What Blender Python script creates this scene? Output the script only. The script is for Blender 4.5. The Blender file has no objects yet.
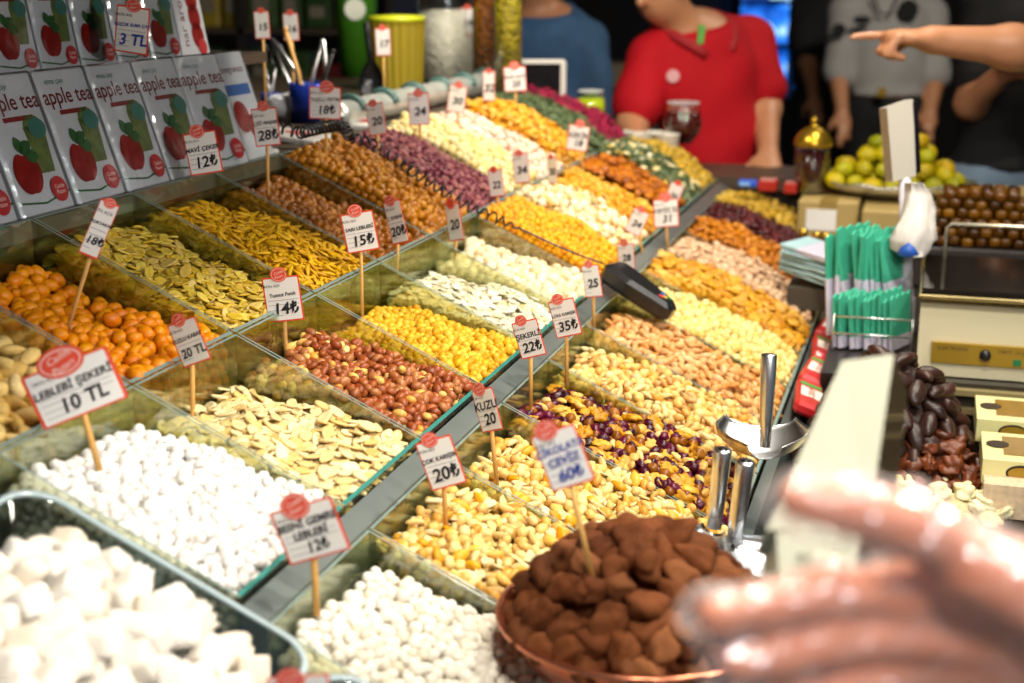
import bpy, math, random
import numpy as np
from mathutils import Matrix, Vector, Euler

random.seed(7)
RNG = np.random.default_rng(7)
SC = bpy.context.scene
COL = SC.collection
PI = math.pi

# ------------------------------------------------------------------ camera
FPX, CX, CY = 1400.0, 512.0, 341.5
PITCH = math.radians(14.478)
YAW = math.radians(16.671)
EYE = np.array([0.0, 0.0, 1.6])
HF = np.array([-math.sin(YAW), math.cos(YAW), 0.0])
RT = np.array([math.cos(YAW), math.sin(YAW), 0.0])
ZU = np.array([0.0, 0.0, 1.0])
FW = HF * math.cos(PITCH) - ZU * math.sin(PITCH)
UP = ZU * math.cos(PITCH) + HF * math.sin(PITCH)
cam_data = bpy.data.cameras.new('camera')
cam_data.sensor_width = 36.0
cam_data.lens = FPX / 1024.0 * 36.0
cam_data.clip_start = 0.02
cam_data.clip_end = 60.0
cam_data.dof.use_dof = True
cam_data.dof.focus_distance = 1.72
cam_data.dof.aperture_fstop = 3.9
cam = bpy.data.objects.new('camera', cam_data)
COL.objects.link(cam)
cam.matrix_world = Matrix(((RT[0], UP[0], -FW[0], EYE[0]), (RT[1], UP[1], -FW[1], EYE[1]), (RT[2], UP[2], -FW[2], EYE[2]), (0, 0, 0, 1)))
SC.camera = cam

# ------------------------------------------------------------------ world, lamps, exposure
SC.view_settings.view_transform = 'Standard'
SC.view_settings.look = 'None'
SC.view_settings.gamma = 1.0
SC.view_settings.use_curve_mapping = False
SC.view_settings.exposure = 0.0
SC.cycles.use_denoising = True
SC.cycles.transparent_max_bounces = 24
SC.cycles.max_bounces = 8
SC.cycles.diffuse_bounces = 2
SC.cycles.sample_clamp_indirect = 4.0
world = bpy.data.worlds.new('bazaar_air')
SC.world = world
world.use_nodes = True
world.node_tree.nodes['Background'].inputs[0].default_value = (0.80, 0.90, 1.0, 1)
world.node_tree.nodes['Background'].inputs[1].default_value = 0.15


def lamp(name, loc, target, power, size, color=(1.0, 0.91, 0.77), spread=math.radians(150)):
    d = bpy.data.lights.new(name, 'AREA')
    d.shape = 'DISK'
    d.size = size
    d.energy = power
    d.color = color
    d.spread = spread
    o = bpy.data.objects.new(name, d)
    COL.objects.link(o)
    o.location = loc
    o.rotation_euler = (Vector(target) - Vector(loc)).to_track_quat('-Z', 'Y').to_euler()
    return o


# the bulbs hung in a row over the front of the stall
for q, (lx, ly, lz, pw) in enumerate([(-0.12, 0.70, 2.15, 7.0), (0.05, 1.55, 2.2, 10.8), (-0.05, 2.35, 2.2, 7.6), (-0.05, 3.15, 2.25, 6.5)]):
    lamp('stall_lamp', (lx, ly, lz), (-0.5, ly + 0.1, 1.1), pw, 0.11)
lamp('jar_fill_light', (-0.80, 2.75, 2.15), (-1.15, 3.1, 1.4), 9, 0.15)  # added fill aimed at the sugar jar, no visible fixture
lamp('cool_fill_light', (1.2, -0.6, 2.6), (-0.4, 1.2, 1.1), 8, 0.5, (0.86, 0.94, 1.0))  # added cool fill from the camera side, no real street lamp
lamp('aisle_lamp', (0.4, 4.6, 2.7), (0.3, 5.6, 1.2), 26, 0.3, (1.0, 0.9, 0.75))
lamp('hand_fill_light', (0.22, 0.15, 2.05), (0.05, 0.6, 1.3), 4.2, 0.10, (1.0, 0.92, 0.82))  # added fill above the camera to brighten the gloved hand
lamp('tea_box_fill_light', (0.55, 0.92, 1.76), (-1.05, 1.6, 1.42), 6.5, 0.12, (1.0, 0.95, 0.88))  # added low fill that reaches the tea boxes under the shade board
lamp('counter_lamp', (0.45, 2.2, 2.1), (0.2, 2.4, 1.0), 6, 0.2)

# ------------------------------------------------------------------ helpers
ALPHA = math.radians(25)
AD = np.array([math.cos(ALPHA), 0, -math.sin(ALPHA)])   # down the sloping display
ND = np.array([math.sin(ALPHA), 0, math.cos(ALPHA)])


def ray(px, py):
    return FW + RT * (px - CX) / FPX + UP * (CY - py) / FPX


def at(px, py, d):
    return EYE + ray(px, py) * d


P0 = at(425, 440, 1.55)
GW = 0.217


def SP(s, y, h=0.0):
    return P0 + AD * s + np.array([0, y, h])


def on_plane(px, py, q, n):
    r = ray(px, py)
    d = float((np.asarray(q) - EYE) @ n / (r @ n))
    return EYE + r * d, d


def on_slope(px, py, h=0.0):
    return on_plane(px, py, P0 + ZU * h, ND)


def on_level(px, py, z):
    return on_plane(px, py, np.array([0, 0, z]), ZU)


def seen(p, m=30):
    v = np.asarray(p) - EYE
    z = v @ FW
    if z < 0.1:
        return False
    x = CX + FPX * (v @ RT) / z
    y = CY - FPX * (v @ UP) / z
    return -m < x < 1024 + m and -m < y < 683 + m


def tag(o, label=None, cat=None, group=None, kind=None):
    if label: o['label'] = label
    if cat: o['category'] = cat
    if group: o['group'] = group
    if kind: o['kind'] = kind
    return o


def empty(name, loc=(0, 0, 0), label=None, cat=None, group=None, rot=None):
    o = bpy.data.objects.new(name, None)
    o.empty_display_size = 0.02
    COL.objects.link(o)
    o.location = tuple(loc)
    if rot is not None:
        o.rotation_euler = rot
    return tag(o, label, cat, group)


def mesh_np(name, V, flat, tot, mats, midx=None, smooth=True):
    V = np.asarray(V, dtype=np.float32)
    flat = np.asarray(flat, dtype=np.int32)
    tot = np.asarray(tot, dtype=np.int32)
    me = bpy.data.meshes.new(name)
    me.vertices.add(len(V))
    me.vertices.foreach_set('co', V.ravel())
    me.loops.add(len(flat))
    me.loops.foreach_set('vertex_index', flat)
    me.polygons.add(len(tot))
    st = np.zeros(len(tot), dtype=np.int32)
    st[1:] = np.cumsum(tot)[:-1]
    me.polygons.foreach_set('loop_start', st)
    if smooth:
        me.polygons.foreach_set('use_smooth', np.ones(len(tot), dtype=bool))
    if midx is not None:
        me.polygons.foreach_set('material_index', np.asarray(midx, dtype=np.int32))
    me.update(calc_edges=True)
    for m in (mats if isinstance(mats, (list, tuple)) else [mats]):
        me.materials.append(m)
    return me


def link(name, me, parent=None, **kw):
    o = bpy.data.objects.new(name, me)
    COL.objects.link(o)
    if parent is not None:
        o.parent = parent
    return tag(o, **kw)


class MB:
    """collects shapes for ONE mesh object"""

    def __init__(self):
        self.V, self.F, self.M, self.S = [], [], [], []

    def add(self, V, F, mi=0, smooth=True):
        b = len(self.V)
        self.V.extend([tuple(map(float, v)) for v in V])
        self.F.extend([tuple(b + i for i in f) for f in F])
        self.M.extend([mi] * len(F))
        self.S.extend([smooth] * len(F))
        return self

    def hexa(self, c, mi=0, top_mi=None):
        """c: 8 corners, bottom ring then top ring"""
        F = [(3, 2, 1, 0), (4, 5, 6, 7), (0, 1, 5, 4), (1, 2, 6, 5), (2, 3, 7, 6), (3, 0, 4, 7)]
        self.add(c, F, mi, False)
        if top_mi is not None:
            self.M[-5] = top_mi
        return self

    def box(self, lo, hi, mi=0, R=None, o=(0, 0, 0), bev=0.0):
        x0, y0, z0 = lo
        x1, y1, z1 = hi
        if bev > 0:
            V, F = bevel_box(lo, hi, bev)
            if R is not None:
                V = [tuple(R @ Vector(v) + Vector(o)) for v in V]
            return self.add(V, F, mi, False)
        c = [(x0, y0, z0), (x1, y0, z0), (x1, y1, z0), (x0, y1, z0), (x0, y0, z1), (x1, y0, z1), (x1, y1, z1), (x0, y1, z1)]
        if R is not None:
            c = [tuple(R @ Vector(v) + Vector(o)) for v in c]
        return self.hexa(c, mi)

    def lathe(self, prof, n=28, o=(0, 0, 0), R=None, mi=0, smooth=True, sx=1.0, sy=1.0):
        V, F = [], []
        for (r, z) in prof:
            for k in range(n):
                a = 2 * PI * k / n
                v = Vector((r * math.cos(a) * sx, r * math.sin(a) * sy, z))
                if R is not None:
                    v = R @ v
                V.append(v + Vector(o))
        for i in range(len(prof) - 1):
            for k in range(n):
                k2 = (k + 1) % n
                F.append((i * n + k, i * n + k2, (i + 1) * n + k2, (i + 1) * n + k))
        if prof[0][0] > 1e-6:
            F.append(tuple(reversed(range(n))))
        if prof[-1][0] > 1e-6:
            F.append(tuple((len(prof) - 1) * n + k for k in range(n)))
        return self.add(V, F, mi, smooth)

    def tube(self, pts, r, n=8, mi=0, cap=True, rs=None):
        pts = [Vector(p) for p in pts]
        V, F = [], []
        up = Vector((0, 0, 1))
        t0 = (pts[1] - pts[0]).normalized()
        if abs(t0.dot(up)) > 0.95:
            up = Vector((1, 0, 0))
        u = (up - t0 * up.dot(t0)).normalized()
        for i, p in enumerate(pts):
            t = (pts[min(i + 1, len(pts) - 1)] - pts[max(i - 1, 0)]).normalized()
            u = (u - t * u.dot(t)).normalized()
            w = t.cross(u)
            rr = rs[i] if rs is not None else r
            for k in range(n):
                a = 2 * PI * k / n
                V.append(p + (u * math.cos(a) + w * math.sin(a)) * rr)
        for i in range(len(pts) - 1):
            for k in range(n):
                k2 = (k + 1) % n
                F.append((i * n + k, i * n + k2, (i + 1) * n + k2, (i + 1) * n + k))
        if cap:
            F.append(tuple(reversed(range(n))))
            F.append(tuple((len(pts) - 1) * n + k for k in range(n)))
        return self.add(V, F, mi, True)

    def prism(self, poly, z0, z1, R=None, o=(0, 0, 0), mi=0):
        """poly: 2D outline (ccw), extruded z0..z1"""
        n = len(poly)
        V = [Vector((x, y, z0)) for x, y in poly] + [Vector((x, y, z1)) for x, y in poly]
        if R is not None:
            V = [R @ v for v in V]
        V = [v + Vector(o) for v in V]
        F = [tuple(reversed(range(n))), tuple(range(n, 2 * n))]
        F += [(i, (i + 1) % n, n + (i + 1) % n, n + i) for i in range(n)]
        return self.add(V, F, mi, False)

    def mesh(self, name, mats):
        me = bpy.data.meshes.new(name)
        me.from_pydata(self.V, [], self.F)
        me.polygons.foreach_set('material_index', self.M)
        me.polygons.foreach_set('use_smooth', self.S)
        me.update()
        for m in (mats if isinstance(mats, (list, tuple)) else [mats]):
            me.materials.append(m)
        return me

    def build(self, name, mats, parent=None, **kw):
        return link(name, self.mesh(name, mats), parent, **kw)


def bevel_box(lo, hi, b):
    """a box with chamfered edges: 24 vertices"""
    V, idx = [], {}
    for ix in (0, 1):
        for iy in (0, 1):
            for iz in (0, 1):
                c = [hi[0] if ix else lo[0], hi[1] if iy else lo[1], hi[2] if iz else lo[2]]
                s = [-1 if ix else 1, -1 if iy else 1, -1 if iz else 1]
                for ax in range(3):
                    v = [c[j] + (0 if j == ax else s[j] * b) for j in range(3)]
                    idx[(ix, iy, iz, ax)] = len(V)
                    V.append(tuple(v))
    F = []
    for ax in range(3):
        o1, o2 = (ax + 1) % 3, (ax + 2) % 3
        for side in (0, 1):
            q = []
            for (a, c) in ((0, 0), (1, 0), (1, 1), (0, 1)):
                k = [0, 0, 0]
                k[ax], k[o1], k[o2] = side, a, c
                q.append(idx[(k[0], k[1], k[2], ax)])
            F.append(tuple(q if side else reversed(q)))
        # edges parallel to ax
        for a in (0, 1):
            for c in (0, 1):
                k0, k1 = [0, 0, 0], [0, 0, 0]
                k0[o1] = k1[o1] = a
                k0[o2] = k1[o2] = c
                k0[ax], k1[ax] = 0, 1
                f = [idx[(*k0, o1)], idx[(*k1, o1)], idx[(*k1, o2)], idx[(*k0, o2)]]
                F.append(tuple(f if (a == c) else reversed(f)))
    for ix in (0, 1):
        for iy in (0, 1):
            for iz in (0, 1):
                f = [idx[(ix, iy, iz, 0)], idx[(ix, iy, iz, 1)], idx[(ix, iy, iz, 2)]]
                F.append(tuple(f if (ix + iy + iz) % 2 else reversed(f)))
    return V, F


# ------------------------------------------------------------------ materials
MATS = {}


def srgb(h):
    if isinstance(h, str):
        c = [int(h[i:i + 2], 16) / 255 for i in (0, 2, 4)]
    else:
        c = h
    return tuple(x / 12.92 if x <= 0.04045 else ((x + 0.055) / 1.055) ** 2.4 for x in c) + (1.0,)


def base_mat(name):
    m = bpy.data.materials.new(name)
    m.use_nodes = True
    nt = m.node_tree
    return m, nt, nt.nodes['Principled BSDF']


def mat(name, hexc, rough=0.5, metal=0.0, noise=0.0, scale=30.0, bump=0.0, bscale=None, spec=0.5, coat=0.0, sheen=0.0, emit=None, estr=0.0, sss=0.0):
    if name in MATS:
        return MATS[name]
    m, nt, b = base_mat(name)
    b.inputs['Base Color'].default_value = srgb(hexc)
    b.inputs['Roughness'].default_value = rough
    b.inputs['Metallic'].default_value = metal
    b.inputs['Specular IOR Level'].default_value = spec
    if coat:
        b.inputs['Coat Weight'].default_value = coat
        b.inputs['Coat Roughness'].default_value = 0.08
    if sheen:
        b.inputs['Sheen Weight'].default_value = sheen
    if sss:
        b.inputs['Subsurface Weight'].default_value = sss
        b.inputs['Subsurface Radius'].default_value = (0.006, 0.003, 0.0015)
    if emit:
        b.inputs['Emission Color'].default_value = srgb(emit)
        b.inputs['Emission Strength'].default_value = estr
    if noise or bump:
        tc = nt.nodes.new('ShaderNodeTexCoord')
        nz = nt.nodes.new('ShaderNodeTexNoise')
        nz.inputs['Scale'].default_value = scale
        nz.inputs['Detail'].default_value = 4
        nt.links.new(tc.outputs['Object'], nz.inputs['Vector'])
        if noise:
            hs = nt.nodes.new('ShaderNodeHueSaturation')
            hs.inputs['Color'].default_value = srgb(hexc)
            mr = nt.nodes.new('ShaderNodeMapRange')
            mr.inputs[3].default_value = 1 - noise
            mr.inputs[4].default_value = 1 + noise
            nt.links.new(nz.outputs['Fac'], mr.inputs[0])
            nt.links.new(mr.outputs[0], hs.inputs['Value'])
            nt.links.new(hs.outputs[0], b.inputs['Base Color'])
        if bump:
            n2 = nt.nodes.new('ShaderNodeTexNoise')
            n2.inputs['Scale'].default_value = bscale or scale
            nt.links.new(tc.outputs['Object'], n2.inputs['Vector'])
            bp = nt.nodes.new('ShaderNodeBump')
            bp.inputs['Strength'].default_value = bump
            bp.inputs['Distance'].default_value = 0.002
            nt.links.new(n2.outputs['Fac'], bp.inputs['Height'])
            nt.links.new(bp.outputs[0], b.inputs['Normal'])
    MATS[name] = m
    return m


def nut_mat(name, cols, rough=0.45, mott=0.15, mscale=120.0, bump=0.25, bscale=250.0, spec=0.4, bed=None, sss=0.0):
    """food: every piece takes its own tone between the given ones; bed = cell size in metres for the filled heap underneath"""
    if name in MATS:
        return MATS[name]
    m, nt, b = base_mat(name)
    N, L = nt.nodes, nt.links
    tc = N.new('ShaderNodeTexCoord')
    if bed:
        vo = N.new('ShaderNodeTexVoronoi')
        vo.inputs['Scale'].default_value = 1.0 / bed
        L.new(tc.outputs['Object'], vo.inputs['Vector'])
        sep = N.new('ShaderNodeSeparateColor')
        L.new(vo.outputs['Color'], sep.inputs[0])
        fac = sep.outputs[0]
    else:
        oi = N.new('ShaderNodeObjectInfo')
        ge = N.new('ShaderNodeNewGeometry')
        ad = N.new('ShaderNodeMath'); ad.operation = 'ADD'
        L.new(oi.outputs['Random'], ad.inputs[0]); L.new(ge.outputs['Random Per Island'], ad.inputs[1])
        fr = N.new('ShaderNodeMath'); fr.operation = 'FRACT'
        L.new(ad.outputs[0], fr.inputs[0])
        fac = fr.outputs[0]
    cr = N.new('ShaderNodeValToRGB')
    el = cr.color_ramp.elements
    while len(el) < len(cols):
        el.new(0.5)
    for i, c in enumerate(cols):
        el[i].position = i / max(1, len(cols) - 1)
        el[i].color = srgb(c)
    L.new(fac, cr.inputs[0])
    nz = N.new('ShaderNodeTexNoise')
    nz.inputs['Scale'].default_value = mscale
    nz.inputs['Detail'].default_value = 3
    L.new(tc.outputs['Object'], nz.inputs['Vector'])
    mr = N.new('ShaderNodeMapRange')
    mr.inputs[1].default_value = 0.3; mr.inputs[2].default_value = 0.7
    mr.inputs[3].default_value = 1 - mott; mr.inputs[4].default_value = 1 + mott
    L.new(nz.outputs['Fac'], mr.inputs[0])
    hs = N.new('ShaderNodeHueSaturation')
    hs.inputs['Saturation'].default_value = 1.08; L.new(cr.outputs[0], hs.inputs['Color']); L.new(mr.outputs[0], hs.inputs['Value'])
    L.new(hs.outputs[0], b.inputs['Base Color'])
    b.inputs['Roughness'].default_value = rough
    b.inputs['Specular IOR Level'].default_value = spec
    if sss:
        b.inputs['Subsurface Weight'].default_value = sss
        b.inputs['Subsurface Radius'].default_value = (0.004, 0.003, 0.002)
    if bump:
        n2 = N.new('ShaderNodeTexNoise'); n2.inputs['Scale'].default_value = bscale
        L.new(tc.outputs['Object'], n2.inputs['Vector'])
        bp = N.new('ShaderNodeBump'); bp.inputs['Strength'].default_value = bump; bp.inputs['Distance'].default_value = 0.0015
        L.new(n2.outputs['Fac'], bp.inputs['Height'])
        if bed:
            b2 = N.new('ShaderNodeBump'); b2.invert = True; b2.inputs['Strength'].default_value = 1.0; b2.inputs['Distance'].default_value = bed * 0.6
            L.new(vo.outputs['Distance'], b2.inputs['Height']); L.new(b2.outputs[0], bp.inputs['Normal'])
        L.new(bp.outputs[0], b.inputs['Normal'])
    MATS[name] = m
    return m


def glass_mat(name, tint=(0.80, 0.86, 0.78), gloss=0.14, rough=0.03, graze=0.5):
    """a thin clear pane: mostly lets light through, mirrors a little, more so at a glancing angle"""
    m = bpy.data.materials.new(name)
    m.use_nodes = True
    nt = m.node_tree
    nt.nodes.clear()
    out = nt.nodes.new('ShaderNodeOutputMaterial')
    tr = nt.nodes.new('ShaderNodeBsdfTransparent'); tr.inputs[0].default_value = (*tint, 1)
    gl = nt.nodes.new('ShaderNodeBsdfGlossy'); gl.inputs['Roughness'].default_value = rough
    gl.inputs[0].default_value = (0.95, 1.0, 0.97, 1)
    lw = nt.nodes.new('ShaderNodeLayerWeight'); lw.inputs[0].default_value = 0.35
    mr = nt.nodes.new('ShaderNodeMapRange'); mr.inputs[3].default_value = gloss; mr.inputs[4].default_value = min(1, gloss + graze)
    mx = nt.nodes.new('ShaderNodeMixShader')
    nt.links.new(lw.outputs['Fresnel'], mr.inputs[0])
    nt.links.new(mr.outputs[0], mx.inputs[0])
    nt.links.new(tr.outputs[0], mx.inputs[1]); nt.links.new(gl.outputs[0], mx.inputs[2])
    nt.links.new(mx.outputs[0], out.inputs[0])
    MATS[name] = m
    return m


GLASS = glass_mat('bin_glass', (0.90, 0.92, 0.80), 0.10, 0.03, 0.28)
SEDGE = mat('bin_side_edge', '7d908a', 0.2, spec=0.8)
GEDGE = mat('bin_glass_edge', '3c857c', 0.15, spec=0.8)
CLEAR = glass_mat('clear_glass', (0.97, 0.98, 0.97), 0.02, 0.01, 0.22)
ACRYL = glass_mat('clear_acrylic', (0.94, 0.97, 0.98), 0.10, 0.05)
STEEL = mat('brushed_steel', 'dcdee0', 0.34, 1.0, noise=0.08, scale=40)
BLACKP = mat('black_plastic', '15161a', 0.35)
WOODST = mat('stick_wood', 'd9a75c', 0.6, noise=0.12, scale=60)
WHITEP = mat('white_paper', 'eeece6', 0.7)
# ------------------------------------------------------------------ the hall
def struct(name, lo, hi, m):
    return MB().box(lo, hi).build(name, m, kind='structure')


M_FLOOR = mat('hall_floor', '3a332c', 0.5, noise=0.2, scale=6)
M_DARKW = mat('hall_wall', '1b1714', 0.8, noise=0.25, scale=3)
struct('floor', (-4.0, -1.6, -0.05), (4.0, 9.6, 0.0), M_FLOOR)
struct('wall_back', (-4.0, 9.5, 0.0), (4.0, 9.6, 3.4), M_DARKW)
struct('wall_left', (-4.0, -1.6, 0.0), (-3.9, 9.5, 3.4), M_DARKW)
struct('ceiling', (-4.0, -1.6, 3.4), (4.0, 9.6, 3.45), M_DARKW)
struct('wall_right', (3.9, 3.2, 0.0), (4.0, 9.5, 3.4), M_DARKW)

# ------------------------------------------------------------------ food shapes (one closed skin each)


def blob(rx, ry, rz, nu=10, nv=7, seed=0, lump=0.0, lf=3.0, fn=None):
    V, flat, tot = [], [], []
    rg = np.random.default_rng(seed)
    ph = rg.uniform(0, 6.28, (4, 3))
    fr = rg.normal(0, 1, (4, 3)) * lf
    pts = [(0, 0, 1.0)]
    for i in range(1, nv):
        t = PI * i / nv
        for k in range(nu):
            a = 2 * PI * (k + 0.5 * (i % 2)) / nu
            pts.append((math.sin(t) * math.cos(a), math.sin(t) * math.sin(a), math.cos(t)))
    pts.append((0, 0, -1.0))
    P = np.array(pts)
    d = np.zeros(len(P))
    for j in range(4):
        d += np.sin(P @ fr[j] + ph[j, 0])
    Q = P * (1 + lump * d / 2)[:, None]
    if fn is not None:
        Q = fn(Q)
    Q = Q * np.array([rx, ry, rz])
    last = len(P) - 1
    for k in range(nu):
        flat += [0, 1 + k, 1 + (k + 1) % nu]; tot.append(3)
    for i in range(nv - 2):
        a, b = 1 + i * nu, 1 + (i + 1) * nu
        for k in range(nu):
            k2 = (k + 1) % nu
            flat += [a + k, b + k, b + k2, a + k2]; tot.append(4)
    a = 1 + (nv - 2) * nu
    for k in range(nu):
        flat += [a + k, last, a + (k + 1) % nu]; tot.append(3)
    return Q, np.array(flat), np.array(tot)


def f_tear(p):          # almond / pumpkin seed: narrow at +x
    q = p.copy(); w = 1 - 0.42 * np.clip(p[:, 0], -0.2, 1) ** 1.0
    q[:, 1] *= w; q[:, 2] *= w
    return q


def f_seed(p):          # flat seed with a raised rim
    q = f_tear(p); r = np.hypot(p[:, 0], p[:, 1])
    q[:, 2] = np.sign(p[:, 2]) * np.where(r > 0.8, 0.75, 0.45 + 0.3 * r)
    q[:, 2] *= np.where(r > 0.985, 0.45, 1)
    return q


def f_bend(k):
    def g(p):
        q = p.copy(); q[:, 1] = p[:, 1] * (1 - 0.25 * np.abs(p[:, 0])) + k * (p[:, 0] ** 2 - 0.4)
        return q
    return g


def f_hazel(p):
    q = p.copy(); q[:, 2] = np.where(p[:, 2] > 0.6, p[:, 2] * 1.12, p[:, 2]); q[:, 2] = np.where(p[:, 2] < -0.75, -0.75, q[:, 2])
    return q


def f_walnut(p):        # half kernel: lobes and a furrow
    q = p.copy()
    a = np.arctan2(p[:, 1], p[:, 0])
    r = 1 + 0.16 * np.sin(5 * a + 3 * p[:, 2]) + 0.10 * np.sin(9 * p[:, 0] + 7 * p[:, 1])
    q *= r[:, None]
    q[:, 2] -= 0.45 * np.exp(-(p[:, 1] / 0.18) ** 2) * np.sign(p[:, 2])
    q[:, 2] *= np.where(p[:, 2] < 0, 0.5, 1.0)
    return q


def f_half(p):          # split kernel: one flat side
    q = p.copy(); q[:, 2] = np.where(p[:, 2] < 0, p[:, 2] * 0.15, p[:, 2])
    return q


def f_pist(p):          # opened shell: a groove along one edge
    q = f_tear(p)
    g = np.exp(-(p[:, 2] / 0.22) ** 2) * (p[:, 1] > 0)
    q[:, 1] -= 0.30 * g
    return q


def f_wrink(s):
    def g(p):
        a = np.arctan2(p[:, 2], p[:, 1])
        return p * (1 + 0.16 * np.sin(5 * a + 2 * p[:, 0] + s))[:, None]
    return g


def f_cube(p):          # soft-cornered block
    m = np.max(np.abs(p), axis=1)
    q = p / m[:, None]
    return q * 0.9 + p * 0.1


def f_curl(p):
    q = p.copy(); q[:, 2] += 1.2 * p[:, 0] ** 2 + 0.5 * np.sin(4 * p[:, 0] + 2 * p[:, 1])
    return q


SHAPES = {
    'ball': lambda s, u, v: blob(1, 1, 0.97, u, v, s, 0.05, 2.2),
    'lumpy': lambda s, u, v: blob(1, 0.95, 0.9, u, v, s, 0.12, 2.6),
    'egg': lambda s, u, v: blob(1, 0.72, 0.72, u, v, s, 0.03, 2),
    'peanut': lambda s, u, v: blob(1, 0.66, 0.64, u, v, s, 0.06, 2),
    'almond': lambda s, u, v: blob(1, 0.58, 0.40, u, v, s, 0.03, 2, f_tear),
    'seed': lambda s, u, v: blob(1, 0.56, 0.16, u, v, s, 0.03, 2, f_seed),
    'sliver': lambda s, u, v: blob(1, 0.30, 0.20, u, v, s, 0.05, 2, f_tear),
    'hazelnut': lambda s, u, v: blob(1, 1, 1.0, u, v, s, 0.03, 2, f_hazel),
    'cashew': lambda s, u, v: blob(1, 0.36, 0.34, u, v, s, 0.03, 2, f_bend(0.55)),
    'walnut': lambda s, u, v: blob(1, 0.85, 0.5, u + 6, v + 3, s, 0.06, 4, f_walnut),
    'half': lambda s, u, v: blob(1, 0.62, 0.5, u, v, s, 0.04, 2, f_half),
    'pistachio': lambda s, u, v: blob(1, 0.62, 0.60, u, v, s, 0.03, 2, f_pist),
    'raisin': lambda s, u, v: blob(1, 0.66, 0.6, u + 2, v, s, 0.08, 3, f_wrink(s)),
    'apricot': lambda s, u, v: blob(1, 0.9, 0.42, u, v, s, 0.12, 3),
    'chip': lambda s, u, v: blob(1, 0.75, 0.22, u, v, s, 0.12, 3, f_curl),
    'leaf': lambda s, u, v: blob(1, 0.42, 0.12, u, v, s, 0.15, 3, f_curl),
    'twig': lambda s, u, v: blob(1, 0.12, 0.12, 6, v, s, 0.1, 4),
    'block': lambda s, u, v: blob(1, 0.95, 0.85, u + 6, v + 3, s, 0.045, 2.0, f_cube),
}


def rot_euler(e):
    return np.array(Euler(e).to_matrix())


def tangent_frame(n, yaw, tilt, roll):
    """columns: piece axes; z near the surface normal n"""
    n = n / np.linalg.norm(n)
    x = np.array([1.0, 0, 0]); x = x - n * (x @ n); x /= np.linalg.norm(x)
    y = np.cross(n, x)
    B = np.stack([x, y, n], axis=1)
    return B @ rot_euler((roll, tilt, yaw))


def pieces_mesh(name, items, mats, world=True, origin=None):
    """items: (V, flat, tot, R, pos, size, material index) -> one mesh of many pieces"""
    Vs, Fs, Ts, Ms = [], [], [], []
    b = 0
    for (V, flat, tot, R, p, s, mi) in items:
        Vs.append((V * s) @ R.T + p)
        Fs.append(flat + b); Ts.append(tot); Ms.append(np.full(len(tot), mi))
        b += len(V)
    return mesh_np(name, np.concatenate(Vs), np.concatenate(Fs), np.concatenate(Ts), mats, np.concatenate(Ms))


def m44(R, p):
    return Matrix(((R[0][0], R[0][1], R[0][2], p[0]), (R[1][0], R[1][1], R[1][2], p[1]), (R[2][0], R[2][1], R[2][2], p[2]), (0, 0, 0, 1)))


# ------------------------------------------------------------------ the glass bins of the sloping display
TIERS = {3: (-0.532, -0.2515), 2: (-0.249, -0.004), 1: (0.024, 0.352)}
WALL_H = 0.105


def glass_bin(t, k, where):
    s0, s1 = TIERS[t]
    y0, y1 = k * GW + 0.002, (k + 1) * GW - 0.002
    off = -0.008 if t == 1 else 0.0
    root = empty('glass_bin', SP((s0 + s1) / 2, (y0 + y1) / 2, off - WALL_H), 'glass bin ' + where, 'bin', 'glass bins on the sloping display')
    inv = np.array(root.location)
    tk = 0.0026

    def panel(name, sa, sb, ya, yb, lowz=-WALL_H, hiz=0.0, ed=SEDGE):
        c = [SP(sa, ya, lowz + off), SP(sb, ya, lowz + off), SP(sb, yb, lowz + off), SP(sa, yb, lowz + off)]
        c += [SP(sa, ya, hiz + off), SP(sb, ya, hiz + off), SP(sb, yb, hiz + off), SP(sa, yb, hiz + off)]
        MB().hexa([q - inv for q in c], 0, 1).build(name, [GLASS, ed], root)
    panel('back_panel', s0, s0 + tk, y0 + tk, y1 - tk)
    panel('front_panel', s1 - tk * 1.8, s1, y0 + tk, y1 - tk, ed=GEDGE if t == 2 else SEDGE)
    panel('side_panel', s0, s1, y0, y0 + tk)
    panel('side_panel', s0, s1, y1 - tk, y1)
    panel('bottom_panel', s0 + tk, s1 - tk * 1.6, y0 + tk, y1 - tk, -WALL_H, -WALL_H + 0.004)
    return root


def profile(hb, hm, hf, side, over=0.0):
    def h(u, v):
        """u 0 back .. 1 front, v 0..1 across"""
        a = (1 - u) * (1 - 2 * u) * hb + 4 * u * (1 - u) * hm + u * (2 * u - 1) * hf
        e = 1 - (2 * v - 1) ** 6
        return a - side * (1 - e)
    return h


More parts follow.
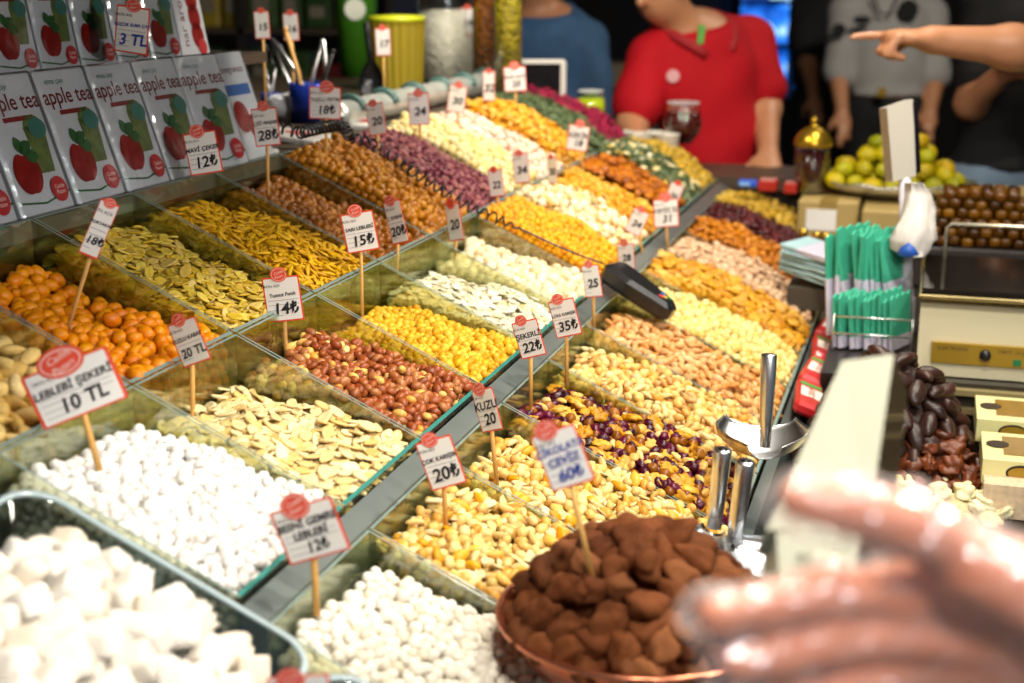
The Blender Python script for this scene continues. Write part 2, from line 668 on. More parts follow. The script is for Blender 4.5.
def fill_bin(t, k, kinds, hs, place, side=0.005, step=None, wave=0.004, cap=300, res=(10, 7), layers=2, bedcol=None, seed=None, group=None):
    """kinds: (name, label noun, category, shape, size, weight, material). place: the words that say which bin."""
    s0, s1 = TIERS[t]
    s0 += 0.005; s1 -= 0.007
    y0, y1 = k * GW + 0.007, (k + 1) * GW - 0.007
    off = -0.008 if t == 1 else 0.0
    rg = np.random.default_rng(seed if seed is not None else t * 100 + k + 50)
    h0 = profile(*hs, side)
    ph = rg.uniform(0, 6.28, 6)

    def h(u, v):
        return h0(u, v) + off + wave * (math.sin(7 * u + ph[0]) * math.sin(5 * v + ph[1]) + 0.6 * math.sin(13 * u + ph[2] + 9 * v))
    L, W = s1 - s0, y1 - y0

    def pt(u, v, dz=0.0):
        return SP(s0 + L * u, y0 + W * v, h(u, v) + dz)

    size = sum(kd[4] * kd[5] for kd in kinds) / sum(kd[5] for kd in kinds)
    step = (step or size * 1.5) * (0.97 if kinds[0][3] in ('seed', 'sliver', 'leaf') else 1.13)
    # the filled heap beneath the loose pieces
    nu_, nv_ = 16, 12
    V, F, T = [], [], []
    drop = size * 1.5
    for i in range(nu_ + 1):
        for j in range(nv_ + 1):
            V.append(pt(i / nu_, j / nv_, -drop))
    for i in range(nu_):
        for j in range(nv_):
            a = i * (nv_ + 1) + j
            F += [a, a + nv_ + 1, a + nv_ + 2, a + 1]; T.append(4)
    rim = [i * (nv_ + 1) for i in range(nu_ + 1)] + [nu_ * (nv_ + 1) + j for j in range(1, nv_ + 1)] + [i * (nv_ + 1) + nv_ for i in range(nu_ - 1, -1, -1)] + [j for j in range(nv_ - 1, 0, -1)]
    b = len(V)
    for q in rim:
        i, j = divmod(q, nv_ + 1)
        V.append(SP(s0 + L * i / nu_, y0 + W * j / nv_, -WALL_H + 0.006 + off))
    n = len(rim)
    for i in range(n):
        F += [rim[i], rim[(i + 1) % n], b + (i + 1) % n, b + i]; T.append(4)
    F += list(range(b, b + n)); T.append(n)
    nm0 = kinds[0][0]
    bedm = nut_mat('bed_' + nm0 + str(t * 20 + k), bedcol, 0.6, bed=size * 1.5)
    # loose pieces
    lib = {}
    for ki, kd in enumerate(kinds):
        lib[ki] = [SHAPES[kd[3]](i * 7 + ki, *res) for i in range(4)]
    wts = np.array([kd[5] for kd in kinds], float); wts /= wts.sum()
    top, deep = [], []
    for lay in range(layers):
        ny = max(2, int(W / step)); ns = max(2, int(L / (step * 0.87)))
        for i in range(ns + 1):
            for j in range(ny + 1):
                u = (i + 0.1 + (0.4 if lay % 2 else 0.0)) / (ns + 0.5) + rg.normal(0, 0.25) / ns
                v = (j + 0.15 + 0.5 * ((i + lay) % 2)) / (ny + 0.8) + rg.normal(0, 0.22) / ny
                if not (0.012 < u < 0.985):
                    continue
                mv = size * 0.45 / W
                if not (mv < v < 1 - mv):
                    continue
                ki = int(rg.choice(len(kinds), p=wts))
                kd = kinds[ki]
                e = 0.03
                du = (h(min(1, u + e), v) - h(max(0, u - e), v)) / (2 * e * L)
                dv = (h(u, min(1, v + e)) - h(u, max(0, v - e))) / (2 * e * W)
                tx = AD + np.array([0, 0, du]); ty = np.array([0, 1, dv])
                nrm = np.cross(tx, ty)
                sz = kd[4] * rg.uniform(0.86, 1.14)
                flat = kd[3] in ('seed', 'leaf', 'chip', 'apricot', 'walnut', 'half', 'sliver')
                R = tangent_frame(nrm, rg.uniform(0, 6.28), rg.normal(0, 0.25 if flat else 0.3), rg.normal(0, 0.28) if flat else rg.uniform(0, 6.28))
                p = pt(u, v, -lay * size * (0.5 if flat else 0.85) + rg.normal(0, 0.26) * size - size * 0.15)
                it = (ki, int(rg.integers(4)), R, p, sz)
                (top if lay == 0 else deep).append(it)
    # pieces pressed against the near glass wall
    if k <= 6:
        ns, nz_ = int(L / (size * 1.7)), 5
        for i in range(ns):
            for j in range(nz_):
                u = (i + 0.5 + 0.5 * (j % 2)) / (ns + 0.5)
                ki = int(rg.choice(len(kinds), p=wts)); kd = kinds[ki]
                q = SP(s0 + L * u, y0 + size * 0.30 + rg.normal(0, 0.1) * size, h(u, 0.03) - size * (0.4 + 1.45 * j))
                R = tangent_frame(np.array([0.05, -1.0, 0.15]), rg.uniform(0, 6.28), rg.normal(0, 0.2), rg.normal(0, 0.2))
                deep.append((ki, int(rg.integers(4)), R, q, kd[4]))
    # pieces pressed against the front glass of the top row
    if t == 3 and k <= 4:
        ny = int(W / (size * 1.7))
        for i in range(ny):
            for j in range(4):
                v = (i + 0.5 + 0.5 * (j % 2)) / (ny + 0.5)
                ki = int(rg.choice(len(kinds), p=wts)); kd = kinds[ki]
                q = SP(s1 - size * 0.25 / math.cos(ALPHA) + rg.normal(0, 0.1) * size, y0 + W * v, h(0.97, v) - size * (0.5 + 1.45 * j))
                R = tangent_frame(np.array([1.0, 0.05, 0.15]), rg.uniform(0, 6.28), rg.normal(0, 0.2), rg.normal(0, 0.2))
                deep.append((ki, int(rg.integers(4)), R, q, kd[4]))
    # which ones are objects of their own: those that show largest
    order = sorted([i for i in range(len(top)) if seen(top[i][3], 6)], key=lambda i: (np.linalg.norm(top[i][3] - EYE)) * 1.0)
    if len(order) > cap:
        rest = order[cap:]
        order = order[:cap]
    keep = set(order)
    meshes = {}
    for i in order:
        ki, va, R, p, sz = top[i]
        kd = kinds[ki]
        key = (ki, va)
        if key not in meshes:
            V_, f_, t_ = lib[ki][va]
            meshes[key] = mesh_np(kd[0], V_ * kd[4], f_, t_, kd[6])
        o = bpy.data.objects.new(kd[0], meshes[key])
        COL.objects.link(o)
        o.matrix_world = m44(R * (sz / kd[4]), p)
        o['label'] = kd[1] + ' ' + place
        o['category'] = kd[2]
        o['group'] = (kd[1] + 's ' + place)[:110]
    items = []
    for it in [top[i] for i in range(len(top)) if i not in keep] + deep:
        ki, va, R, p, sz = it
        V_, f_, t_ = lib[ki][va]
        items.append((V_, f_, t_, R, p, sz, ki))
    mats = [kd[6] for kd in kinds] + [bedm]
    items.append((np.array(V), np.array(F), np.array(T), np.eye(3), np.zeros(3), 1.0, len(kinds)))
    me = pieces_mesh(nm0 + '_fill', items, mats)
    link(nm0 + '_heap', me, label='heaped rest of the ' + (group or kinds[0][1] + 's') + ' ' + place, kind='stuff', cat=kinds[0][2])


# ------------------------------------------------------------------ the stand that carries the bins
M_STEELD = mat('dull_steel', '6e7876', 0.35, 0.5, noise=0.1, scale=20)
M_CASE = mat('dark_casework', '2b2522', 0.5, noise=0.15, scale=12)
stand = empty('display_counter', (-0.6, P0[1] + 0.75, 0), 'long dark stepped counter carrying the glass food bins', 'counter')
sl = np.array(stand.location)
YA, YB = P0[1] - 0.434, P0[1] + 10 * GW


def step_body(name, sa, sb, drop, m, ya=YA, yb=YB):
    p0, p1 = SP(sa, 0), SP(sb, 0)
    c = [(p0[0], ya, 0.02), (p1[0], ya, 0.02), (p1[0], yb, 0.02), (p0[0], yb, 0.02), (p0[0], ya, p0[2] - drop), (p1[0], ya, p1[2] - drop), (p1[0], yb, p1[2] - drop), (p0[0], yb, p0[2] - drop)]
    MB().hexa([np.array(q) - sl for q in c]).build(name, m, stand)


for t in (3, 2, 1):
    step_body('step', TIERS[t][0], TIERS[t][1], WALL_H + (0.011 if t == 1 else 0.003), M_CASE, YA - (GW if t == 3 else 0), YB)
step_body('steel_rail', TIERS[2][1] + 0.002, TIERS[1][0] - 0.001, 0.006, M_STEELD)
step_body('front_board', TIERS[1][1] + 0.002, TIERS[1][1] + 0.018, 0.02, M_STEELD)

# ------------------------------------------------------------------ shelves behind the bins
XS = float(SP(-0.54, 0)[0])
ZS = 1.330
M_BOARD = mat('shelf_board', '4a3d30', 0.5, noise=0.15, scale=15)
shelf = empty('step_shelf', (XS - 0.2, P0[1] + 0.4, 0), 'dark stepped shelf behind the bins, carrying the boxes of tea', 'shelf')
s_l = np.array(shelf.location)


def sbox(name, lo, hi, m, root, rl):
    MB().box(np.array(lo) - rl, np.array(hi) - rl).build(name, m, root)


sbox('board', (XS - 0.19, P0[1] - 0.75, ZS - 0.02), (XS + 0.006, P0[1] + 0.72, ZS), M_BOARD, shelf, s_l)
sbox('riser', (XS - 0.20, P0[1] - 0.75, 0.0), (XS - 0.17, P0[1] + 0.72, 1.46), M_BOARD, shelf, s_l)
sbox('upper_board', (XS - 0.40, P0[1] - 0.75, 1.46), (XS - 0.13, P0[1] + 0.90, 1.478), M_BOARD, shelf, s_l)
sbox('back_board', (XS - 0.42, P0[1] - 0.75, 0.0), (XS - 0.40, P0[1] + 0.90, 1.86), M_BOARD, shelf, s_l)
sbox('price_strip', (XS + 0.006, P0[1] - 0.75, ZS - 0.022), (XS + 0.009, P0[1] + 0.72, ZS - 0.001), mat('grey_strip', '6e6a60', 0.4), shelf, s_l)
sbox('shade_board', (-1.35, P0[1] - 0.75, 1.70), (-0.41, P0[1] + 0.72, 1.73), M_BOARD, shelf, s_l)  # unseen board, added to block the lamps and darken the top row

back = empty('back_counter', (XS - 0.4, P0[1] + 1.5, 0), 'dark counter behind the far bins, crowded with jars and tools', 'counter')
b_l = np.array(back.location)
sbox('worktop', (XS - 1.05, P0[1] + 0.74, ZS - 0.03), (XS + 0.004, P0[1] + 2.35, ZS), M_BOARD, back, b_l)
sbox('body', (XS - 1.03, P0[1] + 0.76, 0.0), (XS - 0.02, P0[1] + 2.33, ZS - 0.03), M_CASE, back, b_l)

# ------------------------------------------------------------------ lettering
TXT = {}


def text_mesh(body, size, m, shear=0.0, bold=0.0, align='CENTER', spacing=1.0):
    key = (body, size, m.name, shear, bold, align)
    if key in TXT:
        return TXT[key]
    c = bpy.data.curves.new('lettering', 'FONT')
    c.body = body
    c.size = size
    c.shear = shear
    c.offset = bold
    c.align_x = align
    c.align_y = 'CENTER'
    c.space_character = spacing
    c.resolution_u = 3
    o = bpy.data.objects.new('lettering', c)
    COL.objects.link(o)
    dg = bpy.context.evaluated_depsgraph_get()
    me = bpy.data.meshes.new_from_object(o.evaluated_get(dg))
    me.name = 'lettering'
    me.materials.clear()
    me.materials.append(m)
    bpy.data.objects.remove(o)
    bpy.data.curves.remove(c)
    TXT[key] = me
    return me


def put(name, me, parent, x, y, z, rz=0.0, **kw):
    o = link(name, me, parent, **kw)
    o.location = (x, y, z)
    o.rotation_euler = (0, 0, rz)
    return o


INK = mat('black_ink', '1d1a22', 0.6)
BLUEINK = mat('blue_ink', '2a3f9a', 0.6)
REDORG = mat('tag_red_border', 'e2482a', 0.5)
REDMED = mat('tag_medallion', 'e04a32', 0.5)
PALEPINK = mat('tag_pale_script', 'f6d8cf', 0.6)
CARD = mat('tag_card', 'e9e6e2', 0.5)
GREYINK = mat('grey_print', '9a98a0', 0.7)


def rounded(w, h, r, n=4):
    out = []
    for cx, cy, a0 in ((w / 2 - r, -h / 2 + r, -PI / 2), (w / 2 - r, h / 2 - r, 0), (-w / 2 + r, h / 2 - r, PI / 2), (-w / 2 + r, -h / 2 + r, PI)):
        for k in range(n + 1):
            a = a0 + PI / 2 * k / n
            out.append((cx + r * math.cos(a), cy + r * math.sin(a)))
    return out


def oval(rx, ry, n=24, cx=0, cy=0):
    return [(cx + rx * math.cos(2 * PI * k / n), cy + ry * math.sin(2 * PI * k / n)) for k in range(n)]


def price_tag(px, py, w, h, roll, lines, label, base=None, yaw=0.0, depth=None, ink=None, med=(0.0, 1.0), hh=0.0, pitch=0.0, medr=0.23, basept=None):
    """a printed price card on a wooden stick. px,py: where the card's middle shows; base: where the stick enters the food"""
    if base is not None:
        q, depth_b = on_slope(base[0], base[1], hh)
        hd_ = float((q - EYE) @ HF) - 0.007
        depth = hd_ / float(ray(px, py) @ HF)
        c = at(px, py, depth)
    else:
        q = basept
        c = at(px, py, depth)
    mpp = depth / FPX
    W, H = w * mpp, h * mpp
    # card frame: faces the buyer, turned by yaw, leaning by roll
    zf = -FW if False else -(HF * math.cos(math.radians(8)) - ZU * math.sin(math.radians(8)) * 0)
    x = RT * math.cos(yaw) + HF * math.sin(yaw)
    z = np.cross(x, ZU)
    if pitch:
        z = z * math.cos(pitch) + ZU * math.sin(pitch)
    y = np.cross(z, x)
    R = np.stack([x, y, z], axis=1) @ rot_euler((0, 0, roll))
    W = W / max(0.35, math.cos(yaw))
    root = empty('price_tag', (0, 0, 0), label, 'price tag', 'price tags on sticks' if base is not None else 'price tags')
    root.matrix_world = m44(R, c)
    ink = ink or INK
    MB().prism(rounded(W, H, W * 0.03), -0.0006, 0.0).build('card_border', REDORG, root)
    MB().prism(rounded(W * 0.92, H * 0.93, W * 0.02), -0.0003, 0.0004).build('card', CARD, root)
    mrat = 0.66 if w > 80 else 0.88
    mr = W * medr * max(1, 0.35 / max(0.35, math.cos(yaw)))
    mx, my = med[0] * W * 0.5, med[1] * H * 0.5
    md = MB().prism(oval(mr, mr * mrat), 0.0003, 0.0010, o=(mx, my, 0)).build('medallion', REDMED, root)
    ring = MB()
    n = 24
    for k in range(n):
        a, b2 = 2 * PI * k / n, 2 * PI * (k + 1) / n
        ring.add([(mx + mr * 0.86 * math.cos(a), my + mr * (mrat - 0.13) * math.sin(a), 0.0012), (mx + mr * 0.86 * math.cos(b2), my + mr * (mrat - 0.13) * math.sin(b2), 0.0012),
                  (mx + mr * 0.81 * math.cos(b2), my + mr * (mrat - 0.18) * math.sin(b2), 0.0012), (mx + mr * 0.81 * math.cos(a), my + mr * (mrat - 0.18) * math.sin(a), 0.0012)], [(0, 1, 2, 3)])
    ring.build('medallion_ring', PALEPINK, md)
    if w > 15:
        put('lettering', text_mesh('Cadde', mr * 0.44, PALEPINK, 0.3), md, mx, my + mr * 0.22, 0.0012, 0.25)
        put('lettering', text_mesh('Pazarı', mr * 0.44, PALEPINK, 0.3), md, mx, my - mr * 0.26, 0.0012, 0.25)
        put('lettering', text_mesh('ÜRÜN ADI', H * 0.085, INK), root, -W * 0.29, H * 0.30, 0.0008)
        pr = MB()
        for k, yy in enumerate((-0.02, -0.12, -0.24, -0.36)):
            pr.box((-W * 0.42, H * yy - H * 0.006, 0.0004), (W * (0.42 if k < 2 else -0.05), H * yy + H * 0.006, 0.0006))
        pr.build('printed_rules', GREYINK, root)
    ys = {1: [-0.08], 2: [0.10, -0.22], 3: [0.17, -0.03, -0.28]}[len(lines)]
    for i, (tx, yy) in enumerate(zip(lines, ys)):
        last = i == len(lines) - 1
        sz = H * ((0.36 if last else 0.27) if len(lines) < 3 else (0.28 if last else 0.19))
        est = len(tx) * sz * 0.50
        if est > W * 0.90:
            sz *= W * 0.90 / est
        put('lettering', text_mesh(tx, sz, ink, 0.15, sz * 0.026), root, (W * 0.04 if last else 0), H * yy, 0.0010, 0.04)
    if q is not None:
        # the stick runs from behind the card down into the food
        Ri = np.linalg.inv(R)
        b0 = Ri @ (q + np.array([0, 0, -0.02]) - c)
        t0 = np.array([0.0, -H * 0.05, -0.0035])
        if depth > 0:
            MB().tube([t0, b0 * 0.5 + t0 * 0.5, b0], 0.0026 if w < 60 else 0.0032, 6).build('stick', WOODST, root)
    return root


RD = math.radians
LIRA = '₺'
price_tag(75, 388, 86, 58, RD(19), ['LEBLEBİ ŞEKERİ', '10 TL'], 'largest white price card reading Leblebi Sekeri 10 TL', (99, 452), yaw=0.25, med=(-0.05, 1.05), medr=0.27)
price_tag(310, 531, 68, 58, RD(20), ['BESNİ GEMRE', 'LEBLEBİ', '12' + LIRA], 'price card reading 12 lira above the cream sugared chickpeas', (316, 594), yaw=-0.2, med=(-0.15, 1.0))
price_tag(441, 463, 38, 52, RD(20), ['ÇOK KARIŞIK', '20' + LIRA], 'price card reading 20 lira standing in the salted nut mix', (446, 512), yaw=-0.25, med=(-0.15, 1.0))
price_tag(563, 458, 46, 62, RD(22), ['ÇİKOLATA', 'CEVİZ', '60' + LIRA], 'blue handwritten price card on a stick in the chocolate truffles', None, yaw=-0.2, depth=1.16, basept=at(593, 556, 1.18), ink=BLUEINK, med=(-0.25, 1.05), medr=0.26)
price_tag(487, 410, 22, 44, RD(20), ['KUZU', '20'], 'narrow price card at the corner of the plain nut mix', (497, 468), yaw=-0.7, med=(-0.2, 1.0), medr=0.28)
price_tag(529, 339, 26, 38, RD(18), ['ŞEKERLİ', '22' + LIRA], 'price card reading 22 lira above the cranberry mix', (531, 392), yaw=-0.4, med=(-0.2, 1.05))
price_tag(565, 318, 26, 38, RD(16), ['LÜKS KARIŞIK', '35' + LIRA], 'price card reading 35 lira above the pale nut mix', (567, 372), yaw=-0.4, med=(-0.2, 1.05))
price_tag(283, 299, 37, 46, RD(6), ['Tuzsuz Fıstık', '14' + LIRA], 'price card reading Tuzsuz Fistik 14 lira above the red peanuts', (286, 350), med=(-0.05, 1.1), hh=-0.045)
price_tag(189, 342, 33, 46, RD(22), ['TUZLU KABAK', '20 TL'], 'price card reading 20 TL at the corner of the pumpkin seeds', (192, 420), yaw=-0.35, med=(-0.1, 1.05), hh=-0.06)
price_tag(360, 232, 33, 40, RD(10), ['SARI LEBLEBİ', '15' + LIRA], 'price card reading Sari Leblebi 15 lira above the yellow chickpeas', (362, 312), med=(-0.05, 1.1), hh=-0.05)
price_tag(396, 222, 18, 44, RD(16), ['Ç. KABAK', '20' + LIRA], 'price card reading 20 lira above the flat white seeds', (396, 282), yaw=-0.6, med=(-0.1, 1.0), hh=-0.045, medr=0.3)
price_tag(454, 222, 15, 38, RD(12), ['20'], 'narrow price card between hazelnuts and beige coated nuts', (455, 262), yaw=-0.8, med=(-0.1, 1.0), hh=-0.045, medr=0.32)
price_tag(592, 281, 17, 33, RD(10), ['25'], 'price card beside the broad end of the black handset', (594, 318), yaw=-0.5, med=(-0.1, 1.05))
price_tag(626, 256, 16, 26, RD(6), ['28'], 'small price card standing behind the black handset', (628, 284), yaw=-0.6, med=(-0.1, 1.05))
price_tag(637, 222, 16, 26, RD(-24), ['24'], 'small price card tilted clockwise at the head of the walnuts', (644, 250), yaw=-0.3, med=(-0.2, 1.05))
price_tag(666, 213, 25, 28, RD(4), ['CEVİZ İÇ', '31'], 'price card with a plain orange medallion above the pistachios', (668, 244), med=(0, 1.15))
price_tag(674, 194, 13, 22, RD(-20), ['26'], 'small price card just behind the orange medallion card', (678, 216), yaw=-0.4, med=(0, 1.1))
price_tag(578, 138, 21, 25, RD(-8), ['KEKİK', '18'], 'price card standing below the yellow drink glass', (585, 174), med=(0, 1.15))
price_tag(99, 229, 19, 60, RD(-26), ['PORTAKAL', '18' + LIRA], 'long leaning price card in the orange coated nuts', (58, 338), yaw=0.2, med=(0, 0.95), hh=-0.05, medr=0.32)
price_tag(266, 127, 26, 38, RD(6), ['ÇİĞ FINDIK', '28' + LIRA], 'price card reading 28 lira in front of the last tea box', (268, 196), yaw=-0.1, med=(0, 1.1), hh=-0.03)
price_tag(325, 103, 32, 32, RD(-2), ['TUZLU FISTIK', '18' + LIRA], 'price card reading 18 lira at the head of the tan hazelnuts', (327, 160), med=(0.1, 1.0))
price_tag(376, 119, 18, 32, RD(8), ['20'], 'price card at the head of the purple peanuts', (378, 160), yaw=-0.3, med=(-0.1, 1.0))
price_tag(419, 109, 21, 32, RD(2), ['24'], 'price card at the head of the pale macadamias', (421, 150), med=(0, 1.0))
price_tag(457, 99, 18, 27, RD(-8), ['30'], 'price card at the head of the pink coated almonds', (460, 134), med=(0, 1.05))
price_tag(489, 86, 12, 30, RD(0), ['32'], 'narrow price card behind the golden cashews', (489, 116), yaw=-0.3, med=(0, 1.0))
price_tag(515, 79, 22, 24, RD(4), ['ADA ÇAYI', '20'], 'price card in front of the white framed screen', (517, 118), med=(0, 1.1))
price_tag(521, 168, 16, 30, RD(6), ['34'], 'price card at the foot of the pale macadamias', (523, 196), yaw=-0.4, med=(-0.1, 1.0))
price_tag(496, 183, 15, 27, RD(8), ['22'], 'price card at the foot of the purple peanuts', (498, 210), yaw=-0.5, med=(-0.1, 1.0))
price_tag(552, 170, 9, 27, RD(8), ['30'], 'thin edge-on price card at the foot of the pink almonds', (553, 196), yaw=-0.9, med=(0, 1.0))

# ------------------------------------------------------------------ boxes of tea
M_CARTON = mat('carton_face', 'c3c6cc', 0.35, noise=0.06, scale=20, coat=0.4)
M_CARTONW = mat('carton_side', 'd6d4cf', 0.4)
M_APPLE = mat('printed_apple', '861a16', 0.3, noise=0.6, scale=45, coat=0.3)
M_LEAFP = mat('printed_leaf', '2f5c30', 0.4, noise=0.3, scale=60)
M_TEAGLASS = mat('printed_tea_glass', '62703c', 0.4, noise=0.7, scale=70)
M_TEAL = mat('printed_teal', '3f7468', 0.4)
M_MAROON = mat('printed_maroon', '6a2a2a', 0.45)
M_REDBAR = mat('printed_red_bar', '7e2622', 0.45)
M_SEAL = mat('printed_seal', 'b02a2e', 0.4)
M_WRAP = glass_mat('plastic_wrap', (0.96, 0.97, 0.98), 0.09, 0.16)
_wn = M_WRAP.node_tree
_tc = _wn.nodes.new('ShaderNodeTexCoord'); _nz = _wn.nodes.new('ShaderNodeTexNoise'); _nz.inputs['Scale'].default_value = 26
_bp = _wn.nodes.new('ShaderNodeBump'); _bp.inputs['Strength'].default_value = 1.0; _bp.inputs['Distance'].default_value = 0.004
_wn.links.new(_tc.outputs['Object'], _nz.inputs['Vector']); _wn.links.new(_nz.outputs['Fac'], _bp.inputs['Height'])
for _g in _wn.nodes:
    if _g.type == 'BSDF_GLOSSY':
        _wn.links.new(_bp.outputs[0], _g.inputs['Normal'])


def apple_outline(r):
    out = []
    for k in range(40):
        a = 2 * PI * k / 40
        rr = r * (1 + 0.10 * math.cos(2 * a) * 0.4 - 0.22 * math.exp(-((a - PI / 2) / 0.28) ** 2) - 0.08 * math.exp(-((a - 1.5 * PI) / 0.25) ** 2))
        out.append((rr * math.cos(a) * 0.86, rr * math.sin(a)))
    return out


def leaf_outline(l, w, a):
    pts = []
    for k in range(9):
        t = k / 8
        pts.append((l * t, w * math.sin(PI * t)))
    for k in range(7, 0, -1):
        t = k / 8
        pts.append((l * t, -w * math.sin(PI * t)))
    c, s = math.cos(a), math.sin(a)
    q = [(x * c - y * s, x * s + y * c) for x, y in pts]
    ar = sum(q[i][0] * q[(i + 1) % len(q)][1] - q[(i + 1) % len(q)][0] * q[i][1] for i in range(len(q)))
    return q if ar > 0 else q[::-1]


def tea_box(y, X, Z, w, h, lean, label, kind='apple', turn=0.0, wrapped=True, dpt=0.04, group='boxes of tea on the step shelf'):
    # local: x across, y up the box, z out of its face
    cl, sn = math.cos(lean), math.sin(lean)
    xa = np.array([math.sin(turn), math.cos(turn), 0.0])
    za = np.array([math.cos(turn), -math.sin(turn), 0.0]) * cl + ZU * sn
    ya = np.cross(za, xa)
    R = np.stack([xa, ya, za], axis=1)
    root = empty('tea_box', (0, 0, 0), label, 'tea box', group)
    root.matrix_world = m44(R, np.array([X, y, Z]) + xa * 0 + za * 0.0)
    MB().box((0, 0, -dpt), (w, h, 0.0), bev=0.0015).build('carton', M_CARTON, root)
    f = 0.0004

    def deco(name, polys, m, z=f):
        mb = MB()
        for p in polys:
            mb.prism(p, z, z + 0.0002)
        mb.build(name, m, root)

    def sh(poly, dx, dy):
        return [(px_ + dx, py_ + dy) for px_, py_ in poly]
    if kind == 'apple':
        put('lettering', text_mesh('apple tea', w * 0.27, M_MAROON, 0, 0.0004), root, w * 0.52, h * 0.80, f)
        put('lettering', text_mesh('elma çayı', w * 0.10, M_TEAL), root, w * 0.34, h * 0.915, f)
        deco('printed_bar', [[(w * .26, h * .665), (w * .80, h * .665), (w * .80, h * .70), (w * .26, h * .70)]], M_REDBAR)
        deco('printed_glass', [[(w * .60, h * .28), (w * .86, h * .28), (w * .93, h * .62), (w * .55, h * .62)], oval(w * .17, h * .07, 16, w * .74, h * .63)], M_TEAGLASS)
        deco('printed_cup', [oval(w * .16, h * .075, 16, w * .80, h * .60)], M_TEAL, f * 2)
        deco('printed_apple', [sh(apple_outline(h * .165), w * .36, h * .30)], M_APPLE, f * 3)
        deco('printed_leaf', [sh(leaf_outline(h * .16, h * .05, 0.5), w * .34, h * .44), sh(leaf_outline(h * .13, h * .045, 1.9), w * .38, h * .44), sh(leaf_outline(h * .15, h * .05, -0.1), w * .40, h * .42)], M_LEAFP, f * 4)
        deco('printed_curve', [[(0, h * .10), (w * .5, h * .065), (w, h * .12), (w, h * .135), (w * .5, h * .08), (0, h * .115)]], M_LEAFP, f * 2)
        deco('printed_seal', [oval(w * .15, w * .15, 20, w * .80, h * .15)], M_SEAL, f * 5)
        put('lettering', text_mesh('Cadde', w * 0.07, PALEPINK, 0.2), root, w * .80, h * .168, f * 7)
        put('lettering', text_mesh('Pazarı', w * 0.07, PALEPINK, 0.2), root, w * .80, h * .128, f * 7)
    elif kind == 'pomegranate':
        put('lettering', text_mesh('nar aromalı', h * 0.17, M_MAROON), root, w * 0.22, h * 0.52, f, PI / 2)
        deco('printed_fruit', [oval(w * .20, w * .24, 20, w * .66, h * (0.25 + 0.2 * i)) for i in range(3)], M_APPLE, f * 2)
        deco('printed_seal', [oval(w * .15, w * .15, 20, w * .74, h * .12)], M_SEAL, f * 4)
    else:
        put('lettering', text_mesh('pomegranate', w * 0.15, M_MAROON), root, w * 0.5, h * 0.84, f)
        deco('printed_fruit', [oval(w * .22, w * .24, 20, w * .40, h * .40), oval(w * .16, w * .18, 20, w * .68, h * .30)], M_APPLE, f * 2)
        deco('printed_panel', [[(w * .1, h * .60), (w * .9, h * .60), (w * .9, h * .70), (w * .1, h * .70)]], mat('printed_blue', '3a62a0', 0.4), f)
    if wrapped:
        V, F = bevel_box((-0.001, -0.001, -dpt - 0.001), (w + 0.001, h + 0.002, 0.0042), 0.003)
        MB().add(V, F, 0, False).build('plastic_wrap', M_WRAP, root)
    return root


LEAN = RD(18)
for i, (yy, kd, lb) in enumerate([
        (-0.232, 'apple', 'apple tea box standing before the leftmost whole one'), (-0.118, 'apple', 'half hidden apple tea box behind the sugar sign stack'), (-0.004, 'apple', 'apple tea box above the leftmost orange nuts'),
        (0.110, 'apple', 'apple tea box behind the long leaning price card'), (0.224, 'apple', 'apple tea box with a yellow glare on its wrap'),
        (0.336, 'apple', 'apple tea box beside the small 12 lira card'), (0.440, 'apple', 'last apple tea box of the lower row, strongly glaring'),
        (0.548, 'pom', 'blue banded pomegranate tea box ending the lower row')]):
    if i == 0:
        continue
    lb = {1: 'apple tea box cut off at the edge, lower row', 2: 'whole apple tea box at the near end of the lower row'}.get(i, lb)
    tea_box(P0[1] + yy, XS - 0.002, ZS + 0.0, 0.106, 0.170, LEAN, lb, kd, turn=0.10 if i == 6 else 0.0)
XU, ZU2 = XS - 0.142, 1.478
for i, yy in enumerate([0.055, 0.148, 0.241, 0.334, 0.427, 0.520, 0.613]):
    tea_box(P0[1] + yy + 0.02, XU, ZU2, 0.088, 0.145, RD(10), ['apple tea box first in the upper row', 'apple tea box second in the upper row', 'apple tea box third in the upper row, beside the 3 TL card',
            'upper apple tea box half behind the 3 TL card', 'apple tea box just past the 3 TL card in the upper row', 'last apple tea box of the upper row, before the pomegranate box', 'pomegranate tea box with sideways lettering in the upper row'][i], 'apple' if i < 6 else 'pomegranate', wrapped=i != 6)
# two cards stuck to the boxes
price_tag(132, 30, 34, 46, RD(-8), ['KÜÇÜK ELMA ÇAY', '3 TL'], 'blue handwritten 3 TL card on the upper tea boxes', None, depth=1.93, ink=BLUEINK, yaw=-0.1, med=(0, 1.05))
price_tag(203, 153, 34, 42, RD(9), ['MAVİ ÇEKER', '12' + LIRA], 'price card reading 12 lira against the lower tea boxes', None, depth=1.90, yaw=-0.1, med=(-0.1, 1.05))
# ------------------------------------------------------------------ organic bodies: smooth union of tapered limbs, meshed by surface nets


